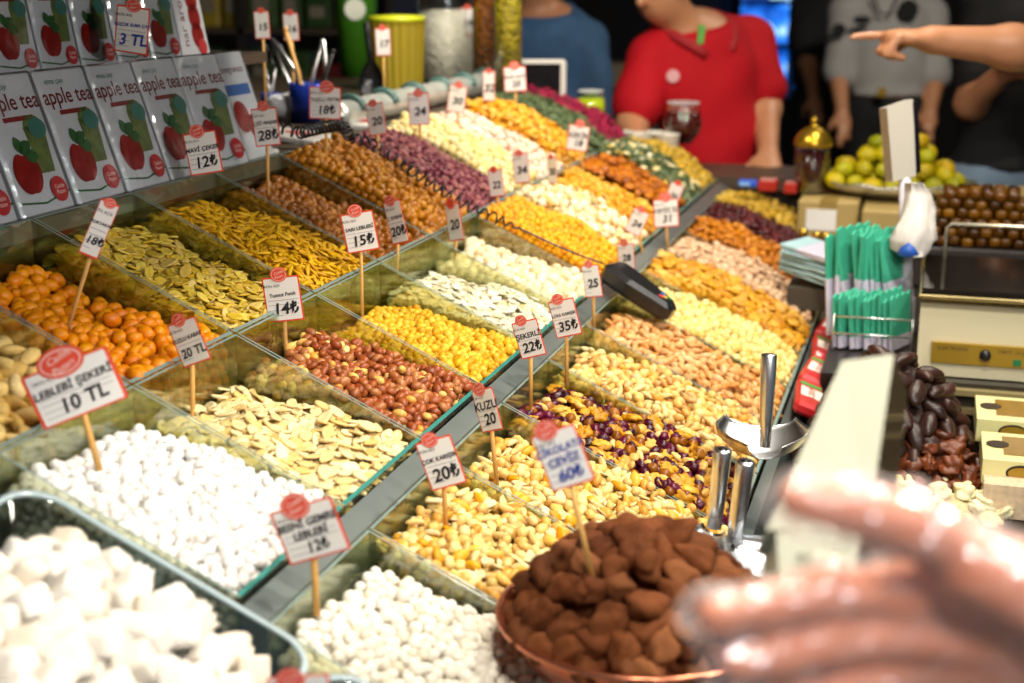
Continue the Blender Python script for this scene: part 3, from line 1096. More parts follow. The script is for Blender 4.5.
def sdf_mesh(prims, h, k=0.01, pad=0.02, inflate=0.0, noise=0.0, nf=60.0, cut=None):
    """prims: ('c', a, b, ra, rb) tapered limb or ('e', centre, radii, R) ellipsoid -> vertices, quads"""
    lo, hi = np.full(3, 1e9), np.full(3, -1e9)
    for p in prims:
        if p[0] == 'c':
            r = max(p[3], p[4])
            for q in (p[1], p[2]):
                lo = np.minimum(lo, np.asarray(q) - r); hi = np.maximum(hi, np.asarray(q) + r)
        else:
            r = max(p[2])
            lo = np.minimum(lo, np.asarray(p[1]) - r); hi = np.maximum(hi, np.asarray(p[1]) + r)
    lo -= pad; hi += pad
    n = np.ceil((hi - lo) / h).astype(int) + 1
    ax = [lo[i] + h * np.arange(n[i]) for i in range(3)]
    G = np.stack(np.meshgrid(*ax, indexing='ij'), axis=-1)
    D = None
    for p in prims:
        if p[0] == 'c':
            a, b = np.asarray(p[1], float), np.asarray(p[2], float)
            ab = b - a
            t = np.clip(((G - a) @ ab) / max(ab @ ab, 1e-12), 0, 1)
            d = np.linalg.norm(G - a - t[..., None] * ab, axis=-1) - (p[3] + (p[4] - p[3]) * t)
        else:
            R = np.eye(3) if len(p) < 4 or p[3] is None else np.asarray(p[3])
            q = ((G - np.asarray(p[1])) @ R) / np.asarray(p[2])
            l = np.linalg.norm(q, axis=-1)
            d = (l - 1) * min(p[2])
            d = l * (l - 1) / np.maximum(np.linalg.norm(q / np.asarray(p[2]), axis=-1), 1e-9)
        kk = p[5] if p[0] == 'c' and len(p) > 5 else k
        if D is None:
            D = d
        else:
            m = np.clip(0.5 + 0.5 * (D - d) / kk, 0, 1)
            D = D * (1 - m) + d * m - kk * m * (1 - m)
    D = D - inflate
    if noise:
        D = D + noise * (np.sin(G[..., 0] * nf + 2 * np.sin(G[..., 1] * nf * 0.7)) + np.sin(G[..., 2] * nf * 1.3 + G[..., 1] * nf) + np.sin(G[..., 0] * nf * 2.1 - G[..., 2] * nf * 1.7) * 0.6)
    if cut is not None:
        D = np.maximum(D, cut(G))
    S = D < 0
    c = np.zeros(np.array(S.shape) - 1, int)
    sl_ = lambda o: tuple(slice(o[i], S.shape[i] - 1 + o[i]) for i in range(3))
    offs = [(i, j, l) for i in (0, 1) for j in (0, 1) for l in (0, 1)]
    for o in offs:
        c += S[sl_(o)]
    act = (c > 0) & (c < 8)
    ids = np.full(act.shape, -1)
    ids[act] = np.arange(act.sum())
    acc = np.zeros((*act.shape, 3)); cnt = np.zeros(act.shape)
    for o1 in offs:
        for axis in range(3):
            if o1[axis] == 1:
                continue
            o2 = list(o1); o2[axis] = 1; o2 = tuple(o2)
            d1, d2 = D[sl_(o1)], D[sl_(o2)]
            x = (d1 < 0) != (d2 < 0)
            t = np.where(x, d1 / np.where(np.abs(d1 - d2) < 1e-12, 1, d1 - d2), 0)
            for q in range(3):
                acc[..., q] += np.where(x, o1[q] + (t if q == axis else 0), 0)
            cnt += x
    idx = np.argwhere(act)
    V = lo + h * (idx + acc[act] / np.maximum(cnt[act], 1)[:, None])
    F = []
    for axis in range(3):
        a1, a2 = (axis + 1) % 3, (axis + 2) % 3
        s = [slice(None)] * 3; s2 = [slice(None)] * 3
        s[axis] = slice(0, -1); s2[axis] = slice(1, None)
        A_, B_ = S[tuple(s)], S[tuple(s2)]
        e = np.argwhere(A_ != B_)
        for p in e:
            if p[a1] == 0 or p[a2] == 0 or p[a1] >= act.shape[a1] or p[a2] >= act.shape[a2]:
                continue
            q = []
            for (da, db) in ((-1, -1), (0, -1), (0, 0), (-1, 0)):
                r = list(p); r[a1] += da; r[a2] += db
                q.append(ids[tuple(r)])
            if min(q) < 0:
                continue
            F.append(q if S[tuple(p)] else q[::-1])
    return V, np.array(F)


def sdf_obj(name, prims, h, m, parent=None, k=0.01, **kw):
    V, F = sdf_mesh(prims, h, k, **kw)
    if parent is not None:
        V = V - np.array(parent.location)
    me = mesh_np(name, V, F.ravel(), np.full(len(F), 4), m)
    return link(name, me, parent)


# ------------------------------------------------------------------ heaps of larger sweets
def heap(name, label, cat, group, c, rx, ry, hgt, size, n, shape, m, seed, yaw=0.0, labels=None, fillm=None, fill_name=None, jitter=0.25, res=(14, 10), power=2.0):
    rg = np.random.default_rng(seed)
    c = np.array(c, float)
    lib = [mesh_np(name, *(lambda t: (t[0] * size, t[1], t[2]))(SHAPES[shape](seed + i, *res)), m) for i in range(6)]
    cy, sy = math.cos(yaw), math.sin(yaw)
    made = 0
    pts = []
    tries = 0
    md = (1.5 if name == 'cocoa_truffle' else 1.25) * size
    while len(pts) < n and tries < 9000:
        tries += 1
        r, a = math.sqrt(rg.uniform(0, 1)), rg.uniform(0, 6.283)
        x, y = rx * r * math.cos(a), ry * r * math.sin(a)
        z = hgt * (1 - r ** power)
        q = np.array([x * cy - y * sy, x * sy + y * cy, z]) + c
        if all(np.linalg.norm(q - o) > md for o in pts):
            pts.append(q)
        if tries % 1500 == 0:
            md *= 0.9
    for q in pts:
        o = bpy.data.objects.new(name, lib[int(rg.integers(6))])
        COL.objects.link(o)
        d = q - c
        nrm = np.array([d[0] / rx ** 2 * hgt, d[1] / ry ** 2 * hgt, 1.0 + 0.01])
        R = tangent_frame(nrm, rg.uniform(0, 6.28), rg.normal(0, 0.3), rg.normal(0, 0.5))
        o.matrix_world = m44(R * rg.uniform(0.88, 1.15), q + np.array([0, 0, rg.normal(0, jitter * size * 0.4)]))
        tag(o, label, cat, group)
    if fillm is not None:
        mb = MB()
        prof = [(1.0, -0.3 * size)] + [(max(0.0, 1 - t / 8), max(-0.3 * size, (hgt) * (1 - (1 - t / 8) ** power) - size * 0.5)) for t in range(1, 9)]
        V, F = [], []
        N = 28
        for (r, z) in prof:
            for k_ in range(N):
                a = 2 * PI * k_ / N
                x, y = rx * r * math.cos(a), ry * r * math.sin(a)
                V.append(np.array([x * cy - y * sy, x * sy + y * cy, z]) + c)
        for i in range(len(prof) - 1):
            for k_ in range(N):
                F.append((i * N + k_, i * N + (k_ + 1) % N, (i + 1) * N + (k_ + 1) % N, (i + 1) * N + k_))
        F.append(tuple(reversed(range(N))))
        mb.add(V, F)
        mb.build(fill_name or name + '_heap', fillm, label='deeper layers of the ' + label, kind='stuff', cat=cat)


# ------------------------------------------------------------------ white delight in clear trays, nearest the camera
def clear_tray(sa, sb, ya, yb, label, rim=0.0):
    c0 = SP((sa + sb) / 2, (ya + yb) / 2, -0.09)
    root = empty('clear_tray', c0, label, 'tray')
    out = rounded(sb - sa, yb - ya, 0.035, 6)
    inn = rounded(sb - sa - 0.008, yb - ya - 0.008, 0.032, 6)
    lip = rounded(sb - sa + 0.002, yb - ya + 0.002, 0.036, 6)
    sm, ym = (sa + sb) / 2, (ya + yb) / 2

    def W(x, y, h):
        return SP(sm + x, ym + y, h) - c0
    n = len(out)
    V = [W(x, y, -0.085) for x, y in out] + [W(x, y, 0) for x, y in out] + [W(x, y, 0) for x, y in inn] + [W(x, y, -0.08) for x, y in inn]
    F = [tuple(reversed(range(n)))]
    for r in range(3):
        F += [(r * n + i, r * n + (i + 1) % n, (r + 1) * n + (i + 1) % n, (r + 1) * n + i) for i in range(n)]
    F.append(tuple(3 * n + i for i in range(n)))
    MB().add(V, F, 0, True).build('tray_body', ACRYL, root)
    V = [W(x, y, 0.001) for x, y in lip] + [W(x, y, 0.004) for x, y in lip] + [W(x, y, 0.004) for x, y in inn] + [W(x, y, 0.001) for x, y in inn]
    F = []
    for r in range(4):
        F += [(r * n + i, r * n + (i + 1) % n, ((r + 1) % 4) * n + (i + 1) % n, ((r + 1) % 4) * n + i) for i in range(n)]
    MB().add(V, F, 0, True).build('tray_rim', mat('tray_rim', 'a9bcc2', 0.15, spec=0.8), root)
    return root


clear_tray(-0.203, 0.082, -0.735, -0.446, 'clear rounded tray heaped with powdered white delight')
clear_tray(0.094, 0.370, -0.735, -0.446, 'clear empty-edged tray in front of the delight tray')
M_DEL = nut_mat('powdered_delight', ['e6e1d8', 'ece8e2', 'ddd2c0', 'e9e4dc'], 0.75, 0.05, 60, bump=0.5, bscale=90, sss=0.1)
rg = np.random.default_rng(31)
dl = [mesh_np('white_delight', *(lambda t: (t[0] * 0.0145, t[1], t[2]))(SHAPES['block'](i * 3, 14, 10)), M_DEL) for i in range(8)]
mid = mat('delight_cut', 'd9b98a', 0.6)
for (sa, sb, ya, yb) in ((-0.195, 0.074, -0.728, -0.453), (0.102, 0.362, -0.728, -0.453)):
    for lay in range(2):
        ns, ny = 9, 9
        for i in range(ns):
            for j in range(ny):
                s_ = sa + (sb - sa) * (i + 0.5 + (0.3 if lay else 0) + rg.normal(0, 0.16)) / (ns + 0.3)
                y_ = ya + (yb - ya) * (j + 0.5 + rg.normal(0, 0.16)) / ny
                if not (sa + 0.014 < s_ < sb - 0.012 and ya + 0.014 < y_ < yb - 0.019):
                    continue
                u = (s_ - sa) / (sb - sa)
                v = (y_ - ya) / (yb - ya)
                hh = -0.016 + 0.026 * math.sin(PI * min(1, u)) + 0.012 * u - 0.022 * lay + rg.normal(0, 0.004) - 0.030 * max(0, 2 * v - 1) ** 3
                p = SP(s_, y_, hh)
                if not seen(p, 40) or (sa > 0 and lay == 0):
                    continue
                o = bpy.data.objects.new('white_delight', dl[int(rg.integers(8))])
                COL.objects.link(o)
                R = rot_euler((rg.normal(0, 0.6), rg.normal(0, 0.6), rg.uniform(0, 6.28)))
                o.matrix_world = m44(R * rg.uniform(0.85, 1.2), p)
                first = sa < 0
                tag(o, 'powdered white block of delight in the clear tray nearest the camera' if first else 'powdered white delight block low in the lower clear tray', 'sweet', 'white delight blocks in the upper clear tray' if first else 'white delight blocks in the lower clear tray')
tg = at(290, 690, 1.08)
price_tag(300, 694, 62, 40, RD(4), ['LOKUM', '14' + LIRA], 'price card cut by the bottom edge beside the delight tray', None, depth=1.02, med=(-0.25, 0.8), medr=0.24, basept=at(302, 745, 1.03))

# ------------------------------------------------------------------ copper bowl of cocoa truffles
M_COPPER = mat('copper', 'b5603a', 0.28, 0.9, noise=0.15, scale=18)
bc = at(640, 612, 1.245)
RB = 0.126
bowl = empty('copper_bowl', bc - ZU * 0.062, 'round copper bowl heaped with cocoa dusted truffles', 'bowl')
MB().lathe([(0.05, 0.0), (0.075, 0.004), (0.102, 0.024), (0.119, 0.05), (0.1255, 0.062), (0.122, 0.062), (0.115, 0.048), (0.098, 0.026), (0.07, 0.009), (0.0, 0.007)], 48).build('bowl_shell', M_COPPER, bowl)
ring = [(RB * math.cos(2 * PI * k / 48), RB * math.sin(2 * PI * k / 48), 0.062) for k in range(49)]
MB().tube(ring, 0.0032, 8, cap=False).build('rolled_rim', mat('copper_rim', 'c97a5c', 0.22, 0.9), bowl)
M_TRUF = nut_mat('cocoa_dust', ['5a3320', '6e432c', '4a2818', '7e5238'], 0.85, 0.22, 70, bump=0.6, bscale=160, spec=0.15)


def f_truf(p):
    q = p.copy()
    q[:, 1] += 0.45 * (p[:, 0] ** 2 - 0.3)
    return q * (1 + 0.10 * np.sin(5 * p[:, 0] + 4 * p[:, 1]) + 0.05 * np.sin(8 * p[:, 2] + 6 * p[:, 0]))[:, None]


SHAPES['truffle'] = lambda s, u, v: blob(1, 0.72, 0.62, u, v, s, 0.17, 2.8, f_truf)
heap('cocoa_truffle', 'cocoa dusted walnut truffle heaped in the copper bowl', 'truffle', 'cocoa truffles in the copper bowl', bc - ZU * 0.004, 0.110, 0.110, 0.074, 0.0208, 135, 'truffle', M_TRUF, 5, fillm=nut_mat('truffle_bed', ['5c301c', '6e3e26'], 0.9, bed=0.03), power=2.2, res=(18, 13))
# stick of the blue card, down into the truffles
q0, q1 = at(578, 478, 1.17), at(593, 556, 1.20)


# ------------------------------------------------------------------ steel scoops
M_CHROME = mat('polished_steel', 'e2e4e6', 0.27, 1.0)


def scoop(label, top, bottom, hr0, hr1, bowl_dir, blen, bwid, bdep, m=None, up=None):
    m = m or M_CHROME
    top, bottom = np.array(top), np.array(bottom)
    root = empty('metal_scoop', bottom, label, 'scoop', 'metal scoops')
    ax = (bottom - top); L = np.linalg.norm(ax); ax /= L
    pts = [top - bottom + ax * (L * t) for t in (0, 0.02, 0.3, 0.7, 1.0)]
    MB().tube(pts, hr0, 16, rs=[hr0 * 0.9, hr0, hr0 * 0.96, (hr0 + hr1) / 2, hr1]).build('handle', m, root)
    MB().tube([pts[0] - ax * 0.0005, pts[0] + ax * 0.001], hr0 * 0.55, 12).build('handle_hole', BLACKP, root)
    d = np.array(bowl_dir, float); d /= np.linalg.norm(d)
    upv = np.array(up if up is not None else (0, 0, 1.0)); upv = upv - d * (upv @ d); upv /= np.linalg.norm(upv)
    w = np.cross(upv, d)
    NU, NVV = 14, 18
    V = []
    for sh in (0.0, 1.0):
        for i in range(NU + 1):
            t = i / NU
            ww = bwid / 2 * (0.35 + 0.65 * math.sin(min(1, t * 1.5) * PI / 2)) * (1 - 0.25 * max(0, t - 0.7) / 0.3)
            dd = bdep * (0.5 + 0.5 * math.sin(min(1, t * 1.6) * PI / 2)) * (1 - 0.55 * max(0, t - 0.55) / 0.45)
            for j in range(NVV + 1):
                a = PI * (j / NVV) - PI / 2
                r = 1 - 0.012 * sh
                V.append(d * blen * t + w * ww * math.sin(a) * r - upv * dd * math.cos(a) * r + upv * 0.0012 * sh)
    F = []
    n1 = (NU + 1) * (NVV + 1)
    for i in range(NU):
        for j in range(NVV):
            a = i * (NVV + 1) + j
            F.append((a, a + 1, a + NVV + 2, a + NVV + 1))
            F.append((n1 + a + NVV + 1, n1 + a + NVV + 2, n1 + a + 1, n1 + a))
    for i in range(NU):
        for j in (0, NVV):
            a = i * (NVV + 1) + j
            F.append((a, a + NVV + 1, n1 + a + NVV + 1, n1 + a))
    for j in range(NVV):
        for i in (0, NU):
            a = i * (NVV + 1) + j
            F.append((a, n1 + a, n1 + a + 1, a + 1))
    MB().add(V, F).build('scoop_bowl', m, root)
    return root


DN = -ZU
scoop('shining scoop with its handle upright over the cranberry mix', at(769, 354, 1.70), at(765, 447, 1.715), 0.0100, 0.0062, HF * 0.9 + RT * 0.10 + ZU * 0.10, 0.095, 0.118, 0.034, up=ZU - HF * 0.25)
scoop('slim scoop handle standing leftmost of two beside the truffles', at(723, 449, 1.50), at(714, 527, 1.53), 0.0100, 0.0078, -RT * 0.35 - ZU * 0.12 - HF * 0.6, 0.07, 0.07, 0.018, up=ZU - HF * 0.3)
scoop('slim scoop handle standing right of its twin beside the truffles', at(746, 461, 1.45), at(734, 541, 1.48), 0.0100, 0.0078, RT * 0.5 - ZU * 0.10 - HF * 0.45, 0.07, 0.07, 0.018, up=ZU - HF * 0.3)
# ------------------------------------------------------------------ the selling counter on the right
YR = P0[1]
sc = empty('sales_counter', (0.4, YR + 0.6, 0), 'dark selling counter right of the sloping bins', 'counter')
scl = np.array(sc.location)
M_CTOP = mat('counter_top', '26211d', 0.3, noise=0.1, scale=10)
sbox('worktop', (-0.165, YR - 1.1, 0.865), (1.1, YR + 2.6, 0.89), M_CTOP, sc, scl)
sbox('cabinet', (-0.150, YR - 1.08, 0.0), (1.08, YR + 2.58, 0.865), M_CASE, sc, scl)
sbox('raised_ledge', (-0.150, YR + 0.885, 0.89), (1.09, YR + 2.5, 0.975), M_CTOP, sc, scl)
for zz in (0.968, 0.938):
    sbox('edge_trim', (-0.02, YR + 0.868, zz - 0.009), (1.09, YR + 0.885, zz), mat('brass_trim', 'b8a878', 0.35, 0.5), sc, scl)

# ---- weighing scale with a cream body
M_CREAM = mat('cream_enamel', 'cfc7a6', 0.4)
M_GOLD = mat('gold_label', 'a8882c', 0.35, 0.3)
sx0, sy0 = 0.0, YR + 0.935
scale = empty('weighing_scale', (sx0, sy0, 0.977), 'cream bodied weighing scale with a dark glass platter', 'scale')
poly = [(-0.02, 0.0), (0.30, 0.0), (0.30, 0.118), (0.035, 0.118), (-0.005, 0.105)]
SW = 0.36
V = [(0, y, z) for y, z in poly] + [(SW, y, z) for y, z in poly]
n = len(poly)
F = [tuple(range(n)), tuple(reversed(range(n, 2 * n)))] + [(i, n + i, n + (i + 1) % n, (i + 1) % n) for i in range(n)]
MB().add(V, F, 0, False).build('scale_body', M_CREAM, scale)
MB().box((0.022, -0.0225, 0.022), (0.172, -0.012, 0.056)).build('label_plate', M_GOLD, scale)
MB().lathe([(0.009, 0), (0.009, 0.006), (0.006, 0.010), (0, 0.010)], 20, o=(0.105, -0.022, 0.040), R=Matrix.Rotation(PI / 2, 3, 'X')).build('round_knob', BLACKP, scale)
MB().box((0.148, -0.0245, 0.026), (0.160, -0.022, 0.036)).build('green_key', mat('green_key', '1e7a4a', 0.4), scale)
put('lettering', text_mesh('ELEKTRONİK', 0.008, INK), scale, 0.055, -0.0228, 0.047).rotation_euler = (PI / 2, 0, 0)
put('lettering', text_mesh('TARTI  15 kg', 0.008, INK), scale, 0.145, -0.0228, 0.047).rotation_euler = (PI / 2, 0, 0)
MB().box((-0.004, -0.012, 0.124), (SW, 0.31, 0.131), bev=0.002).build('steel_plate_edge', mat('brassy_steel', 'b9a878', 0.25, 0.9), scale)
MB().box((0.0, -0.004, 0.131), (SW, 0.30, 0.140), bev=0.002).build('dark_platter', mat('dark_platter', '1c1713', 0.08, spec=0.8), scale)
rl = [(0.035, 0.26, 0.140), (0.035, 0.26, 0.196), (0.042, 0.26, 0.204), (SW - 0.01, 0.26, 0.204), (SW, 0.26, 0.196), (SW, 0.26, 0.140)]
MB().tube(rl, 0.0032, 8).build('platter_rail', mat('pale_steel', 'cfc9b4', 0.3, 0.8), scale)

# ---- display heads
M_HEAD = mat('pale_plastic', 'b5b0a4', 0.4)


def slab_between(name, q, thick, m, root, side=None, sm=None):
    """q: TL TR BR BL seen face, thickness away from the camera"""
    q = [np.array(v) for v in q]
    nrm = np.cross(q[1] - q[0], q[3] - q[0]); nrm /= np.linalg.norm(nrm)
    if nrm @ FW < 0:
        nrm = -nrm
    o = np.array(root.location)
    b = [v + nrm * thick for v in q]
    MB().hexa([q[3] - o, q[2] - o, q[1] - o, q[0] - o, b[3] - o, b[2] - o, b[1] - o, b[0] - o]).build(name, m, root)
    return nrm


hd = empty('scale_display', at(908, 340, 2.52), 'pale scale display on a pole with a plastic bag hung from it', 'scale display')
o = np.array(hd.location)
slab_between('display_head', [at(887, 108, 2.50), at(913, 99, 2.50), at(916, 176, 2.52), at(893, 182, 2.52)], 0.045, M_HEAD, hd)
slab_between('display_screen', [at(913.5, 102, 2.50), at(918, 101, 2.54), at(921, 172, 2.56), at(916.5, 174, 2.52)], 0.01, mat('dark_screen', '2a2430', 0.15), hd)
MB().tube([at(905, 178, 2.53) - o, at(906, 250, 2.53) - o, np.array([at(906, 338, 2.53)[0], at(906, 338, 2.53)[1], 0.977]) - o], 0.011, 10).build('pole', mat('lilac_white_pole', 'd4d0dc', 0.35), hd)

# plastic bag hung on that display
M_BAG = mat('white_plastic_bag', 'd2cdc6', 0.35, noise=0.06, scale=20, bump=0.6, bscale=30)
bag = empty('plastic_bag', at(918, 218, 2.47), 'crumpled white plastic bag with a blue corner hanging on the display', 'bag')
V, F = [], []
rg = np.random.default_rng(3)
prof = [(0.012, 183), (0.020, 195), (0.026, 210), (0.036, 226), (0.037, 238), (0.030, 248), (0.016, 256)]
for i, (r, py) in enumerate(prof):
    c = at(915 + 4 * math.sin(i), py, 2.47)
    for k in range(20):
        a = 2 * PI * k / 20
        rr = r * (1 + 0.22 * math.sin(5 * a + i * 0.8) + 0.1 * rg.normal())
        V.append(c + RT * rr * math.cos(a) + HF * rr * 0.6 * math.sin(a) - np.array(bag.location))
for i in range(len(prof) - 1):
    for k in range(20):
        F.append((i * 20 + k, (i + 1) * 20 + k, (i + 1) * 20 + (k + 1) % 20, i * 20 + (k + 1) % 20))
F += [tuple(reversed(range(20))), tuple((len(prof) - 1) * 20 + k for k in range(20))]
MB().add(V, F).build('bag_film', M_BAG, bag)
c = at(908, 250, 2.435) - np.array(bag.location)
MB().lathe([(0.0, 0.014), (0.012, 0.004), (0.020, -0.008), (0.0, -0.014)], 10, o=c, sy=0.5).build('blue_corner', mat('blue_print', '2456b0', 0.4), bag)

# the near scale display, out of focus in front
nd = empty('scale_display', (at(820, 560, 0.86)[0], at(820, 560, 0.86)[1], 0.892), 'large pale scale display close to the camera behind the gloved hand', 'scale display')
o = np.array(nd.location)
M_HEAD2 = mat('pale_green_plastic', 'a2a290', 0.35)
face = [at(842, 361, 0.98), at(894, 354, 0.99), at(868, 530, 0.90), at(766, 530, 0.88)]
nrm = slab_between('display_head', face, 0.03, M_HEAD2, nd)
sq = [at(895, 356, 0.992), at(908, 392, 1.03), at(893, 520, 0.97), at(869, 530, 0.902)]
slab_between('display_screen', sq, 0.006, mat('dark_amber_screen', '3a3020', 0.06, spec=0.9), nd)
slab_between('display_neck', [at(776, 528, 0.885), at(862, 528, 0.895), at(852, 590, 0.87), at(780, 590, 0.86)], 0.028, M_HEAD2, nd)
bx = at(815, 588, 0.875) - o
MB().tube([bx + np.array([0, 0.012, 0.02]), np.array([bx[0], bx[1] + 0.012, 0.0])], 0.016, 12).build('pole', M_HEAD2, nd)
MB().box((-0.06, -0.05, 0.0), (0.06, 0.07, 0.012), bev=0.003).build('foot_plate', M_HEAD2, nd)

# ---- chocolates on the counter
M_CHOC = nut_mat('dark_chocolate', ['2c1712', '3a2018', '22110d', '402820'], 0.42, 0.2, 60, bump=0.3, bscale=120, spec=0.5)
M_CHOC2 = nut_mat('milk_chocolate', ['5a2e1c', '6e3c26', '4a2416'], 0.4, 0.2, 60, bump=0.4, bscale=120)
M_WCHOC = nut_mat('white_chocolate', ['e6dcae', 'efe8c6', 'dccf9a'], 0.45, 0.06, 60)
SHAPES['date'] = lambda s, u, v: blob(1, 0.50, 0.44, u, v, s, 0.08, 2.5)
SHAPES['chunk'] = lambda s, u, v: blob(1, 0.78, 0.62, u + 4, v + 3, s, 0.30, 3.4)
heap('chocolate_date', 'dark chocolate coated date heaped beside the scale', 'sweet', 'chocolate coated dates', at(888, 440, 2.12) - ZU * 0.03, 0.130, 0.150, 0.165, 0.0245, 95, 'date', M_CHOC, 11, fillm=nut_mat('date_bed', ['22110d', '2c1712'], 0.6, bed=0.03))
heap('chocolate_chunk', 'rough brown chocolate chunk in front of the dates', 'sweet', 'rough chocolate chunks', on_level(925, 474, 0.905)[0], 0.075, 0.075, 0.055, 0.0185, 34, 'chunk', M_CHOC2, 12, fillm=nut_mat('chunk_bed', ['4a2416', '3a1c10'], 0.6, bed=0.03))
heap('white_chocolate_shaving', 'pale cream chocolate curl at the front of the counter', 'sweet', 'cream chocolate curls', on_level(915, 505, 0.897)[0], 0.12, 0.07, 0.03, 0.014, 36, 'chunk', M_WCHOC, 13, fillm=nut_mat('curl_bed', ['d9cc9c', 'cfc08c'], 0.6, bed=0.02))
# boxes with a window
M_LEMON = mat('pale_yellow_card', 'e3dd9e', 0.4)
M_WIN = mat('box_window', '8a6a34', 0.12, noise=0.35, scale=70, spec=0.7)
M_OVAL = mat('dark_seal', '2e1f18', 0.4)


def window_box(px, py, d, label, wdt=0.19, dep=0.125, hgt=0.036, base=None, pink=False):
    p = at(px, py, d)
    root = empty('sweet_box', (p[0], p[1], p[2] - hgt), label, 'box', 'boxes of sweets at the counter end')
    MB().box((0, 0, 0), (wdt, dep, hgt), bev=0.001).build('carton', M_LEMON if not pink else mat('floral_card', 'd9c0a0', 0.5, noise=0.4, scale=120), root)
    if not pink:
        MB().box((0.028, 0.022, hgt), (wdt - 0.015, dep - 0.02, hgt + 0.0012)).build('window', M_WIN, root)
        MB().prism(oval(0.0155, 0.0155, 20, 0.021, dep * 0.52), hgt + 0.0012, hgt + 0.002).build('seal', M_OVAL, root)
        sd = MB().prism(oval(0.021, 0.012, 24), 0, 0.0008, R=Matrix.Rotation(PI / 2, 3, 'X'), o=(0.052, -0.0001, hgt * 0.5)).build('front_seal', M_OVAL, root)
        MB().prism(oval(0.018, 0.009, 24), 0, 0.0006, R=Matrix.Rotation(PI / 2, 3, 'X'), o=(0.052, -0.0011, hgt * 0.5)).build('gold_oval', M_GOLD, sd)
    return root


bB = window_box(983, 458, 1.93, 'pale yellow windowed sweet box with an oval seal on its front')
window_box(977, 418, 2.07, 'pale yellow windowed sweet box behind the one with the oval seal')
window_box(984, 483, 1.90, 'floral printed sweet box under the pale yellow ones', pink=True, hgt=0.05)
# a riser under the sweet boxes
pb = at(984, 483, 1.90)
MB().box((pb[0] - 0.004, pb[1] - 0.0, 0.891), (pb[0] + 0.2, pb[1] + 0.30, pb[2] - 0.051)).build('box_riser', M_CASE, label='dark riser carrying the boxes of sweets', cat='riser')

# ---- bundles of turquoise paper bags in a holder
M_TURQ = mat('turquoise_paper', '3fae8e', 0.6, noise=0.12, scale=80)
M_LILAC = mat('lilac_paper', 'cfcadd', 0.6, noise=0.05, scale=50)
M_PALEB = mat('pale_blue_paper', 'a9ccd2', 0.6, noise=0.05, scale=50)
rg = np.random.default_rng(9)


def paper_bag(c, w, h, lean, turn, label, group, frac=0.45, m1=None, m2=None):
    root = empty('paper_bag', c, label, 'paper bag', group)
    R = Matrix.Rotation(turn, 3, 'Z') @ Matrix.Rotation(lean, 3, 'X')
    zg = MB()
    nz = 7
    top = [(w * (i / nz - 0.5), h + (0.006 if i % 2 else 0.0)) for i in range(nz + 1)]
    outl = [(-w / 2, h * (1 - frac)), (w / 2, h * (1 - frac))] + top[::-1]
    Rx = Matrix(((1, 0, 0), (0, 0, -1), (0, 1, 0)))
    zg.prism(outl, -0.002, 0.002, R=R @ Rx)
    zg.build('printed_top', m1 or M_TURQ, root)
    MB().prism([(-w / 2, 0), (w / 2, 0), (w / 2, h * (1 - frac)), (-w / 2, h * (1 - frac))], -0.002, 0.002, R=R @ Rx).build('bag_sheet', m2 or M_LILAC, root)
    return root


hb = at(872, 346, 2.45)
for i in range(12):
    paper_bag((hb[0] - 0.052 + 0.0092 * i, YR + 1.165 + 0.003 * math.sin(i), 0.977 + 0.002), 0.10, 0.185 + 0.010 * rg.normal(), RD(-6 + 3 * rg.normal()), RD(62 + 5 * rg.normal()), 'turquoise topped paper bag in the tall rear bundle', 'turquoise paper bags in the tall bundle', 0.42)
for i in range(12):
    paper_bag((hb[0] - 0.050 + 0.0088 * i, YR + 1.075, 0.977 + 0.002), 0.075, 0.088 + 0.004 * rg.normal(), RD(-4 + 3 * rg.normal()), RD(64 + 5 * rg.normal()), 'turquoise paper bag in the short front bundle', 'turquoise paper bags in the short bundle', 0.75)
hold = empty('bag_holder', (hb[0], YR + 1.12, 0.977), 'thin wire holder around the bundles of turquoise paper bags', 'holder')
for zz in (0.03, 0.06):
    pts = [(-0.066, -0.085, zz), (0.066, -0.085, zz), (0.066, 0.1, zz), (-0.066, 0.1, zz), (-0.066, -0.085, zz)]
    MB().tube(pts, 0.0018, 6).build('wire_ring', STEEL, hold)
for (x_, y_) in ((-0.066, -0.085), (0.066, -0.085), (0.066, 0.1), (-0.066, 0.1)):
    MB().tube([(x_, y_, 0), (x_, y_, 0.062)], 0.0018, 6).build('wire_post', STEEL, hold)
nb = at(822, 262, 2.75)
for i in range(9):
    p = (nb[0], nb[1], nb[2] - 0.03 + 0.0065 * i)
    root = empty('flat_paper_bag', p, 'pale blue flat paper bag, uppermost of the lying stack' if i == 8 else 'pale blue flat paper bag in the lying stack', 'paper bag', None if i == 8 else 'flat paper bags lying in a stack', rot=(0.02 * rg.normal(), RD(8), RD(-28 + 4 * rg.normal())))
    MB().box((-0.065, -0.05, 0), (0.065, 0.05, 0.004), bev=0.001).build('bag_sheet', M_PALEB if i < 7 else M_LILAC, root)
    MB().box((-0.067, -0.051, 0.0008), (-0.03, 0.051, 0.0046)).build('printed_edge', M_PALEB, root)
MB().box((nb[0] - 0.06, nb[1] - 0.05, 0.976), (nb[0] + 0.075, nb[1] + 0.06, nb[2] - 0.045)).build('bag_box', mat('dark_box', '4a443a', 0.6), label='dark box under the stack of pale blue flat bags', cat='box')

